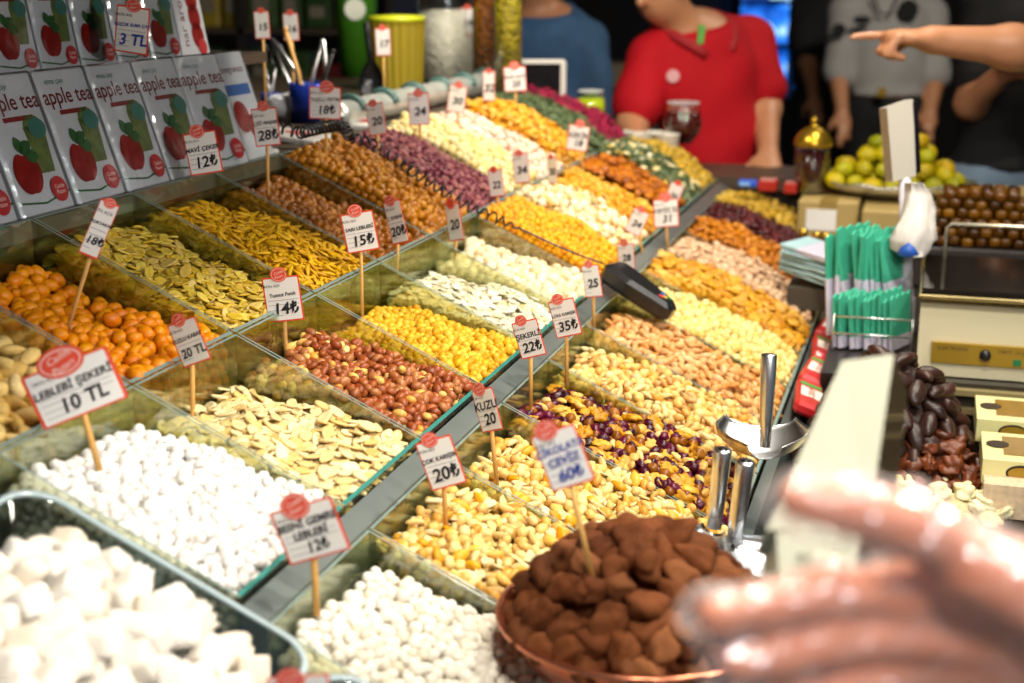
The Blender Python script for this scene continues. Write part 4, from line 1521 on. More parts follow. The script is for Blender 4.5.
# ---- red packets along the front edge
M_REDP = mat('red_foil_packet', 'c4262a', 0.3, noise=0.2, scale=50, coat=0.3)
for i in range(5):
    p = SP(0.386, 0.80 + 0.155 * i, 0.0)
    root = empty('candy_packet', p, ['red and white candy packet nearest the scoop', 'red and white candy packet second from the scoop', 'red and white candy packet in the middle of the row', 'red and white candy packet fourth from the scoop', 'red and white candy packet farthest from the scoop'][i], 'packet', 'candy packets along the front edge', rot=(0, RD(20), RD(4 * (-1) ** i)))
    MB().box((-0.022, -0.07, 0.0), (0.022, 0.07, 0.022), bev=0.006).build('packet_body', M_REDP, root)
    MB().box((-0.016, -0.030, 0.022), (0.020, 0.020, 0.0226)).build('white_panel', mat('packet_panel', 'e3dcd0', 0.4, noise=0.2, scale=60), root)
    MB().box((-0.018, 0.030, 0.022), (0.018, 0.045, 0.0226)).build('green_mark', mat('packet_green', '4a9a4a', 0.4), root)
    put('lettering', text_mesh('LOKUM', 0.016, M_REDP), root, 0.002, -0.005, 0.0230, PI / 2)

# ---- black handset with its coiled cord
hp = on_slope(640, 292, 0.02)[0]
handset = empty('card_terminal', hp, 'black handset with small coloured keys lying across the dividers', 'handset')
a_ = on_slope(610, 272, 0.030)[0] - hp
b_ = on_slope(668, 314, 0.018)[0] - hp
dx = (b_ - a_); Lh = np.linalg.norm(dx); dx /= Lh
wv = np.cross(ND, dx); wv /= np.linalg.norm(wv); nv = np.cross(dx, wv)
Rh = Matrix(((dx[0], wv[0], nv[0]), (dx[1], wv[1], nv[1]), (dx[2], wv[2], nv[2])))
out = [(0, -0.034), (Lh * 0.35, -0.034), (Lh, -0.018), (Lh + 0.006, -0.010), (Lh + 0.006, 0.010), (Lh, 0.018), (Lh * 0.35, 0.034), (0, 0.034), (-0.008, 0.02), (-0.008, -0.02)]
mb = MB()
n = len(out)
V = []
for (sc_, z_) in ((0.9, -0.012), (1.0, -0.006), (1.0, 0.012), (0.86, 0.020)):
    V += [Vector(a_) + Rh @ Vector(((x - Lh / 2) * sc_ + Lh / 2, y * sc_, z_)) for x, y in out]
F = [tuple(reversed(range(n))), tuple(range(3 * n, 4 * n))]
for r in range(3):
    F += [(r * n + i, r * n + (i + 1) % n, (r + 1) * n + (i + 1) % n, (r + 1) * n + i) for i in range(n)]
mb.add(V, F, 0, False).build('handset_body', mat('handset_black', '16181b', 0.28, spec=0.6), handset)
for (t, w_, cc, nm) in ((0.80, -0.008, 'd04040', 'red_key'), (0.84, 0.0, 'd8b040', 'yellow_key'), (0.88, 0.008, '40a060', 'green_key'), (0.78, 0.008, '4070c0', 'blue_key')):
    MB().box((-0.004, -0.003, 0.019), (0.004, 0.003, 0.0215), R=Rh, o=Vector(a_) + Rh @ Vector((Lh * t, w_, 0))).build(nm, mat(nm, cc, 0.4), handset)
path = [(262, 128, 0.06), (300, 138, 0.06), (342, 128, 0.05), (350, 142, 0.05), (375, 150, 0.045), (398, 165, 0.042), (418, 180, 0.04), (438, 192, 0.036), (458, 205, 0.032), (478, 216, 0.03), (498, 224, 0.028), (530, 238, 0.03), (560, 252, 0.03), (585, 262, 0.03), (603, 268, 0.032)]
cp = [on_slope(x, y, h)[0] for x, y, h in path]


def resample(pts, n):
    pts = [np.array(p) for p in pts]
    d = [0]
    for i in range(1, len(pts)):
        d.append(d[-1] + np.linalg.norm(pts[i] - pts[i - 1]))
    d = np.array(d)
    t = np.linspace(0, d[-1], n)
    P_ = np.array(pts)
    return np.stack([np.interp(t, d, P_[:, i]) for i in range(3)], axis=1), d[-1]


N = 900
cl, Lc = resample(cp, N)
coil = []
for i in range(N):
    t = cl[min(i + 1, N - 1)] - cl[max(i - 1, 0)]
    t /= np.linalg.norm(t)
    u = np.cross(t, ND); u /= np.linalg.norm(u); w = np.cross(t, u)
    ph = 2 * PI * i / 18
    rr = 0.0085 if i < 690 else 0.0085 * max(0, (740 - i) / 50)
    coil.append(cl[i] + (u * math.cos(ph) + w * math.sin(ph)) * rr + np.array([0, 0, 0.008]))
MB().tube(coil, 0.0019, 5).build('coiled_cord', BLACKP, label='black coiled cord running over the bins to the handset', cat='cord')
# ------------------------------------------------------------------ people
M_SKIN = mat('skin', 'dc8a66', 0.42, noise=0.06, scale=30, sss=0.2)
M_SKIN2 = mat('tanned_skin', 'b9825e', 0.45, noise=0.06, scale=20, sss=0.15)
M_HAIR = mat('dark_hair', '1c1512', 0.5)


def J(px, py, d):
    return at(px, py, d)


def finger(pts, r0, r1):
    n = len(pts) - 1
    return [('c', pts[i], pts[i + 1], r0 + (r1 - r0) * i / n, r0 + (r1 - r0) * (i + 1) / n, 0.004) for i in range(n)]


# ---- the gloved hand close to the camera
hand_l = at(960, 610, 0.62)
who = empty('person', hand_l, 'nearest hand, in a clear plastic glove, reaching in with spread fingers', 'person')
HP = []
HP += [('c', J(890, 592, .612), J(1075, 606, .63), .0135, .022), ('c', J(894, 632, .618), J(1075, 632, .632), .0135, .022), ('c', J(903, 668, .628), J(1078, 655, .64), .013, .022), ('c', J(918, 700, .638), J(1080, 676, .645), .012, .022)]
HP += [('c', J(965, 566, .598), J(1055, 606, .615), .018, .024), ('c', J(1080, 640, .636), J(1190, 664, .66), .027, .031), ('c', J(1190, 664, .66), J(1560, 730, .78), .031, .043)]
HP += finger([J(975, 560, .60), J(908, 524, .585), J(850, 507, .578), J(800, 499, .574)], .0150, .0088)
HP += finger([J(892, 592, .612), J(818, 594, .595), J(762, 606, .588), J(716, 616, .585)], .0118, .0082)
HP += finger([J(896, 632, .618), J(822, 644, .60), J(775, 656, .592), J(738, 664, .590)], .0118, .0082)
HP += finger([J(906, 668, .628), J(840, 690, .61), J(800, 700, .602), J(768, 706, .60)], .0112, .0078)
HP += finger([J(920, 700, .638), J(868, 726, .622), J(838, 738, .616), J(812, 746, .612)], .0098, .0068)
sdf_obj('body', HP, 0.0026, M_SKIN, who, k=0.007)
GLOVEM = bpy.data.materials.new('clear_glove')
GLOVEM.use_nodes = True
_n = GLOVEM.node_tree; _n.nodes.clear()
_o = _n.nodes.new('ShaderNodeOutputMaterial'); _t = _n.nodes.new('ShaderNodeBsdfTransparent'); _p = _n.nodes.new('ShaderNodeBsdfPrincipled'); _m = _n.nodes.new('ShaderNodeMixShader')
_t.inputs[0].default_value = (0.97, 0.97, 0.97, 1)
_p.inputs['Base Color'].default_value = (0.9, 0.9, 0.9, 1); _p.inputs['Roughness'].default_value = 0.12
_lw = _n.nodes.new('ShaderNodeLayerWeight'); _lw.inputs[0].default_value = 0.4
_mr = _n.nodes.new('ShaderNodeMapRange'); _mr.inputs[3].default_value = 0.05; _mr.inputs[4].default_value = 0.42
_tc2 = _n.nodes.new('ShaderNodeTexCoord'); _nz2 = _n.nodes.new('ShaderNodeTexNoise'); _nz2.inputs['Scale'].default_value = 38; _bp2 = _n.nodes.new('ShaderNodeBump')
_bp2.inputs['Strength'].default_value = 0.9; _bp2.inputs['Distance'].default_value = 0.014
_n.links.new(_tc2.outputs['Object'], _nz2.inputs['Vector']); _n.links.new(_nz2.outputs['Fac'], _bp2.inputs['Height']); _n.links.new(_bp2.outputs[0], _p.inputs['Normal'])
_n.links.new(_lw.outputs['Facing'], _mr.inputs[0]); _n.links.new(_mr.outputs[0], _m.inputs[0]); _n.links.new(_t.outputs[0], _m.inputs[1]); _n.links.new(_p.outputs[0], _m.inputs[2]); _gl = _n.nodes.new('ShaderNodeBsdfGlossy'); _gl.inputs[0].default_value = (0.13, 0.13, 0.14, 1); _gl.inputs['Roughness'].default_value = 0.2
_n.links.new(_bp2.outputs[0], _gl.inputs['Normal'])
_ad = _n.nodes.new('ShaderNodeAddShader'); _n.links.new(_m.outputs[0], _ad.inputs[0]); _n.links.new(_gl.outputs[0], _ad.inputs[1]); _n.links.new(_ad.outputs[0], _o.inputs[0])
GP = [p for p in HP if p[2][0] < J(1250, 664, .66)[0] + 0.02]
# the loose empty tips of the glove
GP += [('c', J(716, 616, .585), J(703, 621, .583), .0085, .0065), ('c', J(738, 664, .590), J(722, 667, .588), .0085, .0065), ('c', J(800, 499, .574), J(784, 497, .572), .0095, .008)]
sdf_obj('glove', GP, 0.0032, GLOVEM, who, k=0.009, inflate=0.0028, noise=0.0011, nf=120.0)


# ---- standing people
def person(label, jt, shirt, trousers, skin=M_SKIN2, sleeve='short', facing=None, group=None, hair=M_HAIR, bulk=1.0, hands='relax', h=0.016, hem=None, collar=None):
    """jt: joints in the world: head neck chest pelvis shl shr ell elr wrl wrr (l = towards -x of the picture)"""
    side = jt['shr'] - jt['shl']; side[2] = 0; side /= np.linalg.norm(side)
    fwd = np.cross(side, ZU) if facing is None else np.array(facing, float)
    fwd = fwd / np.linalg.norm(fwd)
    upv = jt['neck'] - jt['pelvis']; upv /= np.linalg.norm(upv)
    sd = side - upv * (side @ upv); sd /= np.linalg.norm(sd)
    Rt = np.stack([sd, np.cross(upv, sd), upv], axis=1)
    base = np.array([jt['pelvis'][0], jt['pelvis'][1], 0.0])
    root = empty('person', base, label, 'person', group)
    b = bulk
    P_ = []
    chest, pel = jt['chest'], jt['pelvis']
    waist = (chest + pel) / 2
    P_ += [('e', chest, (0.165 * b, 0.112 * b, 0.20), Rt), ('e', waist, (0.145 * b, 0.105 * b, 0.17), Rt), ('e', pel, (0.160 * b, 0.115 * b, 0.13), Rt)]
    P_ += [('c', jt['neck'] - upv * 0.04, jt['head'] - upv * 0.05, 0.060, 0.052)]
    hf = jt.get('look', fwd); hf = hf / np.linalg.norm(hf)
    hs = np.cross(hf, ZU); hs /= np.linalg.norm(hs); hu = np.cross(hs, hf)
    Rh_ = np.stack([hs, hf, hu], axis=1)
    hc = jt['head']
    P_ += [('e', hc + hu * 0.02, (0.074, 0.094, 0.098), Rh_), ('e', hc - hu * 0.055 + hf * 0.030, (0.054, 0.060, 0.060), Rh_)]
    P_ += [('c', hc + hf * 0.088 + hu * 0.018, hc + hf * 0.108 - hu * 0.022, 0.010, 0.015, 0.008)]
    P_ += [('c', hc + hf * 0.086 - hu * 0.052 - hs * 0.018, hc + hf * 0.086 - hu * 0.052 + hs * 0.018, 0.009, 0.009, 0.006)]
    for s in (-1, 1):
        P_ += [('e', hc + hs * s * 0.076 - hu * 0.005, (0.012, 0.022, 0.032), Rh_)]
    arms, legs, sl = [], [], []
    for k in ('l', 'r'):
        sh, el, wr = jt['sh' + k], jt['el' + k], jt['wr' + k]
        arms += [('c', sh, el, 0.056 * b, 0.043 * b), ('c', el, wr, 0.043 * b, 0.029)]
        d = wr - el; d = d / np.linalg.norm(d)
        cr = np.cross(d, ZU + 0.3 * fwd); cr /= np.linalg.norm(cr); nn = np.cross(cr, d)
        pc = wr + d * 0.055
        Rp = np.stack([d, cr, nn], axis=1)
        arms += [('e', pc, (0.055, 0.042, 0.018), Rp)]
        if hands == 'point' + k:
            for q in range(4):
                kn = wr + d * 0.088 + cr * (0.030 - 0.020 * q)
                if q == 0:
                    arms += finger([kn, kn + d * 0.042 - nn * 0.004, kn + d * 0.076 - nn * 0.010], 0.0105, 0.008)
                else:
                    arms += finger([kn, kn + d * 0.020 - nn * 0.034, kn - d * 0.018 - nn * 0.040], 0.0108, 0.009)
            arms += finger([wr + d * 0.03 + cr * 0.034, wr + d * 0.066 + cr * 0.036 - nn * 0.026, wr + d * 0.084 + cr * 0.012 - nn * 0.042], 0.0125, 0.009)
        else:
            for q in range(4):
                kn = pc + d * 0.045 + cr * (0.030 - 0.020 * q)
                ln = (0.066, 0.076, 0.070, 0.054)[q]
                arms += finger([kn, kn + d * ln * 0.55 - nn * 0.010, kn + d * ln * 0.9 - nn * 0.030], 0.0098, 0.0075)
            arms += finger([wr + d * 0.03 + cr * 0.036, wr + d * 0.065 + cr * 0.058 - nn * 0.01, wr + d * 0.10 + cr * 0.058 - nn * 0.02], 0.0125, 0.009)
    for s in (-1, 1):
        hip = pel + sd * s * 0.09 - ZU * 0.04
        kn = np.array([hip[0], hip[1], pel[2] * 0.52]) + sd * s * 0.015 + fwd * 0.02
        an = np.array([kn[0], kn[1], 0.085]) - fwd * 0.01
        legs += [('c', hip, kn, 0.086 * b, 0.056), ('c', kn, an, 0.056, 0.038)]
        legs += [('c', an - ZU * 0.04, an + fwd * 0.15 - ZU * 0.05, 0.036, 0.030)]
    sdf_obj('body', P_ + arms + legs, h, skin, root, k=0.03)
    # clothes: the same limbs, a little wider, cut at cuff, hem and neckline
    SP_ = [(p[0], p[1], tuple(np.array(p[2]) + 0.014), p[3]) for p in P_[:3]]
    trap = [('c', jt['shl'] + upv * 0.01, jt['neck'] - upv * 0.03, 0.066 * b, 0.070), ('c', jt['shr'] + upv * 0.01, jt['neck'] - upv * 0.03, 0.066 * b, 0.070)]
    for k in ('l', 'r'):
        sh, el, wr = jt['sh' + k], jt['el' + k], jt['wr' + k]
        if sleeve == 'short':
            sl += [('c', sh, sh + (el - sh) * 0.72, 0.070 * b, 0.072 * b)]
        elif sleeve == 'rolled':
            sl += [('c', sh, el, 0.072 * b, 0.062 * b), ('c', el, el + (wr - el) * 0.12, 0.060, 0.056)]
        else:
            sl += [('c', sh, el, 0.072 * b, 0.058 * b), ('c', el, el + (wr - el) * 0.92, 0.058, 0.042)]
    hemz = hem if hem is not None else pel[2] - 0.02
    nk = jt['neck'] + upv * 0.012

    def cut(G):
        return np.maximum(hemz - G[..., 2], (G - nk) @ (upv * 0.9 + fwd * 0.42) - 0.017)
    sdf_obj('shirt', SP_ + trap + sl, h, shirt, root, k=0.03, cut=cut, noise=0.0032, nf=19.0)
    # the turned down collar, open at the throat
    if collar is not None:
        nb_ = jt['neck'] - upv * 0.012
        pts = []
        for a in np.linspace(-2.75, 2.75, 26):
            r = 0.100 + 0.010 * (abs(a) / 2.75) ** 3
            pts.append(nb_ + (sd * math.sin(a) - fwd * math.cos(a)) * r + upv * (0.046 - 0.095 * (abs(a) / 2.75) ** 3) + fwd * 0.020 - base)
        MB().tube(pts, 0.015, 8, rs=[0.013 + 0.009 * math.sin(PI * i / 25) for i in range(26)]).build('collar', collar, root)
    TP = [(p[0], p[1], tuple(np.array(p[2]) + 0.012), p[3]) for p in P_[2:3]] + [(p[0], p[1], p[2], p[3] + 0.018, p[4] + 0.022) for p in legs if True][:2] + [(p[0], p[1], p[2], p[3] + 0.018, p[4] + 0.022) for p in legs[3:5]]
    sdf_obj('trousers', TP, 0.02, trousers, root, k=0.03, cut=lambda G: G[..., 2] - (pel[2] + 0.07))
    HPr = [('e', hc + hu * 0.040 - hf * 0.012, (0.082, 0.100, 0.098), Rh_), ('e', hc - hu * 0.01 - hf * 0.05, (0.072, 0.06, 0.085), Rh_)]
    sdf_obj('hair', HPr, 0.01, hair, root, k=0.02, cut=lambda G: np.minimum((G - hc - hu * 0.050) @ hf - 0.035, 9) if False else ((G - hc) @ (hf * 0.9 - hu * 0.45)) - 0.030)
    for s in (-1, 1):
        e = MB().lathe([(0.0, 0.009), (0.006, 0.006), (0.009, 0.0), (0.006, -0.006), (0.0, -0.009)], 10, o=hc + hf * 0.089 + hs * s * 0.032 + hu * 0.022 - base)
        e.build('eye', mat('eye_dark', '2a1c16', 0.2), root)
    return root, Rt, base, fwd


DNV = np.array([0, 0, -1.0])


def drop_pelvis(px, py, d, z):
    p = at(px, py, d); p[2] = z
    return p


M_RED = mat('red_polo', 'ad0a18', 0.8, noise=0.10, scale=9, spec=0.25)
M_DENIM = mat('denim_shirt', '34587e', 0.8, noise=0.3, scale=25)
M_NAVY = mat('dark_trousers', '16171d', 0.8)
M_GREYS = mat('pale_grey_shirt', '9a9896', 0.8, noise=0.08, scale=10)
M_BLACKC = mat('black_cloth', '0e0e11', 0.85)
M_JEANS = mat('pale_jeans', '7f96ae', 0.8, noise=0.2, scale=20)
DR = 3.98
jr = dict(head=J(660, -22, DR - 0.14), neck=J(690, 30, DR - 0.02), chest=J(703, 78, DR), pelvis=drop_pelvis(722, 200, DR + 0.05, 0.98), shl=J(652, 62, DR - 0.06), shr=J(752, 42, DR + 0.08),
          ell=J(632, 126, DR - 0.12), elr=J(766, 108, DR + 0.06), wrl=J(640, 158, DR - 0.30), wrr=J(768, 155, DR - 0.12))
jr['look'] = -RT * 0.62 - HF * 0.7 - ZU * 0.45
rp, Rt_, bs, fw_ = person('man in a red polo shirt looking down behind the far bins', jr, M_RED, M_NAVY, sleeve='short', bulk=0.97, h=0.013, collar=mat('red_collar', '980815', 0.7))
ce = J(672, 77, DR - 0.22)
Rc = np.stack([RT, ZU, -HF], axis=1)
# chest emblem, placket and buttons follow the shirt front


def surf(px, py, extra=0.004):
    """a point of the red shirt's front along this line of sight"""
    sh_o = [c for c in rp.children if c.name.startswith('shirt')][0]
    vs = np.empty(len(sh_o.data.vertices) * 3, dtype=np.float32)
    sh_o.data.vertices.foreach_get('co', vs)
    vs = vs.reshape(-1, 3) + bs
    r = ray(px, py)
    dd = (vs - EYE) @ FW
    q = EYE + np.outer(dd, r)
    e = np.linalg.norm(vs - q, axis=1)
    return EYE + r * (dd[e < 0.03].min() - extra) if (e < 0.03).any() else at(px, py, DR - 0.15)


pe = surf(673, 76)
MB().prism(oval(0.018, 0.018, 18), 0, 0.003, R=Matrix(Rc.tolist()), o=pe - bs).build('chest_emblem', mat('emblem_thread', 'd8a0a4', 0.7), rp)
for yy in (42, 50):
    MB().prism(oval(0.005, 0.005, 10), 0, 0.003, R=Matrix(Rc.tolist()), o=surf(691 + (yy - 42) * 0.3, yy) - bs).build('shirt_button', mat('pale_button', 'd8c8c0', 0.4), rp)
pa, pb_, pc_, pd_ = surf(699, 24), surf(706, 26), surf(703, 44), surf(697, 44)
MB().add([pa - bs, pb_ - bs, pc_ - bs, pd_ - bs] + [v - bs + HF * 0.006 for v in (pa, pb_, pc_, pd_)], [(0, 1, 2, 3), (7, 6, 5, 4), (0, 4, 5, 1), (1, 5, 6, 2), (2, 6, 7, 3), (3, 7, 4, 0)], 0, False).build('green_lining', mat('green_lining', '4f9a3a', 0.7), rp)

DB = 4.6
person('man in a blue denim shirt behind the white framed screen', dict(head=J(537, -28, DB - 0.05), neck=J(542, 18, DB), chest=J(545, 60, DB), pelvis=drop_pelvis(548, 150, DB, 0.98), shl=J(503, 42, DB), shr=J(586, 46, DB),
       ell=J(494, 105, DB - 0.05), elr=J(594, 112, DB - 0.05), wrl=J(505, 160, DB - 0.25), wrr=J(575, 165, DB - 0.25)), M_DENIM, M_NAVY, sleeve='long', bulk=1.05, collar=M_DENIM)
DS = 6.3
sp_, Rs_, bs2, _f = person('guard in a pale grey uniform shirt with black badges', dict(head=J(888, -50, DS), neck=J(888, -6, DS), chest=J(887, 32, DS), pelvis=drop_pelvis(888, 100, DS, 1.03), shl=J(846, 14, DS), shr=J(930, 14, DS),
       ell=J(838, 72, DS), elr=J(936, 74, DS), wrl=J(842, 112, DS - 0.1), wrr=J(930, 112, DS - 0.1)), M_GREYS, M_BLACKC, sleeve='rolled', bulk=1.12, hem=float(at(888, 94, DS)[2]))
for (px, py, r_, nm) in ((862, 20, 0.040, 'name_patch'), (908, 10, 0.045, 'round_badge'), (839, 30, 0.03, 'sleeve_badge')):
    MB().prism(oval(r_, r_ * (0.45 if nm == 'name_patch' else 1), 18), 0, 0.006, R=Matrix(Rc.tolist()), o=at(px, py, DS - 0.165 if px > 845 else DS - 0.10) - bs2).build(nm, M_BLACKC, sp_)
ly = [at(872, -5, DS - 0.15) - bs2, at(880, 14, DS - 0.175) - bs2, at(890, 14, DS - 0.175) - bs2, at(898, -5, DS - 0.15) - bs2]
MB().tube(ly, 0.006, 6).build('lanyard', M_BLACKC, sp_)
MB().box(at(882, 92, DS - 0.175) - bs2 - 0.018, at(882, 92, DS - 0.175) - bs2 + 0.018).build('belt_buckle', mat('buckle_gold', 'd8b040', 0.3, 0.8), sp_)
DK = 6.9
person('person in black clothes standing left of the guard', dict(head=J(822, -45, DK), neck=J(822, -4, DK), chest=J(822, 30, DK), pelvis=drop_pelvis(824, 100, DK, 1.0), shl=J(796 + 8, 14, DK), shr=J(850, 14, DK),
       ell=J(808, 62, DK - 0.05), elr=J(852, 66, DK), wrl=J(814, 98, DK - 0.15), wrr=J(850, 100, DK)), M_BLACKC, M_BLACKC, bulk=0.95)
DA = 2.9
person('person at the edge with a bare arm stretched out, pointing left', dict(head=J(1200, -60, DA + 0.35), neck=J(1195, 10, DA + 0.35), chest=J(1195, 110, DA + 0.35), pelvis=drop_pelvis(1195, 330, DA + 0.35, 0.95), shl=J(1118, 62, DA + 0.2), shr=J(1290, 62, DA + 0.4),
       ell=J(1012, 47, DA + 0.02), elr=J(1320, 200, DA + 0.4), wrl=J(934, 40, DA), wrr=J(1310, 300, DA + 0.3)), M_BLACKC, M_NAVY, skin=M_SKIN2, hands='pointl', h=0.0085, facing=-RT - 0.2 * HF)
DE = 4.1
person('person in a dark top and pale jeans with bent elbows', dict(head=J(1018, -70, DE), neck=J(1018, -20, DE), chest=J(1020, 30, DE), pelvis=drop_pelvis(1003, 150, DE, 1.02), shl=J(985, 12, DE), shr=J(1068, 12, DE),
       ell=J(970, 104, DE - 0.06), elr=J(1075, 105, DE), wrl=J(1006, 70, DE - 0.24), wrr=J(1030, 72, DE - 0.24)), M_BLACKC, M_JEANS, bulk=0.98, hem=1.06)
# ------------------------------------------------------------------ the far counter, behind the ends of the bins
YE = YR + 10 * GW + 0.01
endc = empty('end_counter', (-0.75, YE + 0.15, 0), 'dark counter across the far end of the bins', 'counter')
el_ = np.array(endc.location)
sbox('worktop', (-1.05, YE + 0.03, 1.08), (-0.17, YE + 0.30, 1.11), M_BOARD, endc, el_)
sbox('body', (-1.02, YE + 0.05, 0.0), (-0.18, YE + 0.28, 1.08), M_CASE, endc, el_)


def on_top(px, d, z):
    """the place at level z whose line of sight runs through column px at depth d"""
    p = at(px, 150, d)
    return np.array([p[0], p[1], z])


M_GREEND = mat('yellow_green_drink', 'a8b81c', 0.1, spec=0.6)
M_REDD = mat('dark_red_drink', '4a0a0a', 0.08, spec=0.8)


def goblet(c, r, bh, stem, label, drink, fillf):
    root = empty('goblet', c, label, 'glass')
    MB().lathe([(r * 0.62, 0.0), (r * 0.62, 0.004), (0.006, 0.008), (0.005, stem), (r * 0.5, stem + bh * 0.10), (r * 0.93, stem + bh * 0.35), (r, stem + bh * 0.55), (r * 0.80, stem + bh), (r * 0.77, stem + bh), (r * 0.96, stem + bh * 0.55), (r * 0.88, stem + bh * 0.36), (0.0, stem + bh * 0.12)], 32).build('glass_bowl', CLEAR, root)
    MB().lathe([(0.0, stem + bh * 0.13), (r * 0.46, stem + bh * 0.14), (r * 0.87, stem + bh * 0.37), (r * 0.945, stem + bh * 0.55), (r * 0.86, stem + bh * fillf), (0.0, stem + bh * fillf)], 32).build('drink', drink, root)
    MB().tube([(r * 0.80 * math.cos(2 * PI * k / 32), r * 0.80 * math.sin(2 * PI * k / 32), stem + bh) for k in range(33)], 0.0018, 6, cap=False).build('rim', mat('glass_rim', 'd8dcdc', 0.1, spec=0.8), root)
    return root


goblet(on_top(682, 3.66, 1.11), 0.051, 0.120, 0.062, 'round goblet of dark red drink before the red shirt', M_REDD, 0.80)
goblet(on_top(590, 3.66, 1.11), 0.040, 0.115, 0.097, 'tall glass of yellow green drink at the end counter', M_GREEND, 0.85)
for i, (px, dd) in enumerate([(622, 3.64), (640, 3.60), (655, 3.63), (667, 3.58)]):
    c = on_top(px, dd, 1.11)
    root = empty('paper_cup', c, ['white paper cup first in the row by the goblet', 'white paper cup second in the row by the goblet', 'white paper cup third in the row by the goblet', 'white paper cup nearest the round goblet'][i], 'cup', 'paper cups by the goblet')
    MB().lathe([(0.022, 0.0), (0.031, 0.108), (0.0325, 0.1105), (0.030, 0.1105), (0.021, 0.004), (0.0, 0.004)], 24).build('cup_wall', mat('cup_paper', 'cfc8bc', 0.6), root)
# white framed screen in front of the blue shirt
c = on_top(541, 3.60, 1.11)
cz = at(541, 80, 3.60)
scr = empty('desk_screen', (cz[0], cz[1], 1.11), 'small white framed dark screen before the blue shirt', 'screen')
Rz = Matrix.Rotation(YAW, 3, 'Z')
zc = cz[2] - 1.11
MB().box((-0.064, -0.012, zc - 0.052), (0.064, 0.012, zc + 0.052), R=Rz, bev=0.006).build('frame', mat('frame_white', 'd2cdc4', 0.4), scr)
MB().box((-0.052, -0.0135, zc - 0.036), (0.050, -0.011, zc + 0.042), R=Rz).build('dark_display', mat('display_black', '0c0d10', 0.15), scr)
MB().box((-0.012, 0.0, 0.004), (0.012, 0.008, zc - 0.05), R=Rz).build('stand', M_STEELD, scr)
MB().box((-0.05, -0.04, 0.0), (0.05, 0.04, 0.006), R=Rz, bev=0.002).build('foot', M_STEELD, scr)

# ------------------------------------------------------------------ jars and tools on the back counter
ZB = ZS


def base_back(px, py):
    return on_level(px, py, ZB)[0]


def jar(px, py, r, hgt, label, fill_m, fillf, name='jar', lid=None, tagged=False):
    c = base_back(px, py)
    root = empty('glass_jar', c, label, 'jar')
    MB().lathe([(r * 0.94, 0.0), (r, 0.008), (r, hgt * 0.86), (r * 0.86, hgt * 0.95), (r * 0.86, hgt), (r * 0.83, hgt), (r * 0.83, hgt * 0.95), (r * 0.97, hgt * 0.86), (r * 0.97, 0.01), (0, 0.01)], 36).build('jar_glass', CLEAR, root)
    MB().lathe([(0.0, 0.012), (r * 0.955, 0.012), (r * 0.955, hgt * fillf), (r * 0.5, hgt * (fillf + 0.03)), (0.0, hgt * (fillf - 0.01))], 32).build('jar_contents', fill_m, root)
    MB().lathe([(r * 0.9, hgt), (r * 0.9, hgt * 1.06), (r * 0.2, hgt * 1.07), (0.0, hgt * 1.07)], 32).build('lid', lid or STEEL, root)
    return root


jar(447, 84, 0.076, 0.30, 'big glass jar of white sugar on the back counter', nut_mat('white_powder', ['e9e2d2', 'efe9dc'], 0.8, bed=0.01), 0.62)
jar(487, 92, 0.036, 0.30, 'narrow jar of amber brown spice beside the sugar jar', nut_mat('amber_spice', ['7a4418', '8f5622', '5e3210'], 0.6, bed=0.012), 0.95)
jar(508, 96, 0.034, 0.30, 'narrow jar of olive gold spice right of the amber one', nut_mat('olive_spice', ['8a7a1e', 'a08e2c', '6e6016'], 0.6, bed=0.012), 0.95)
# gold ridged container
c = base_back(398, 92)
ridge = empty('ridged_canister', c, 'yellow gold canister with upright ridges on the back counter', 'canister')
V, F = [], []
NR = 72
for (r, z) in ((0.060, 0.0), (0.068, 0.16), (0.071, 0.17), (0.060, 0.172)):
    for k in range(NR):
        a = 2 * PI * k / NR
        rr = r * (1 + (0.025 if k % 3 == 0 else -0.015))
        V.append((rr * math.cos(a), rr * math.sin(a), z))
for i in range(3):
    for k in range(NR):
        F.append((i * NR + k, i * NR + (k + 1) % NR, (i + 1) * NR + (k + 1) % NR, (i + 1) * NR + k))
F += [tuple(reversed(range(NR))), tuple(3 * NR + k for k in range(NR))]
MB().add(V, F, 0, False).build('canister_wall', mat('gold_plastic', '8e7c1c', 0.35), ridge)
MB().lathe([(0.070, 0.172), (0.070, 0.185), (0.0, 0.188)], 36).build('canister_lid', mat('lime_lid', 'c8d028', 0.4), ridge)
c = base_back(384, 78) + np.array([-0.10, 0.05, 0])
gb = empty('green_tub', c, 'bright green tub with a round pale label', 'tub')
MB().lathe([(0.05, 0), (0.06, 0.24), (0.063, 0.245), (0.0, 0.25)], 32).build('tub_wall', mat('bright_green', '3f7a1a', 0.4), gb)
MB().prism(oval(0.03, 0.03, 20), 0, 0.002, R=Matrix(np.stack([RT, ZU, -HF], axis=1).tolist()), o=(0.02, -0.0575, 0.19)).build('round_label', mat('pale_label', 'dfe0d0', 0.5), gb)
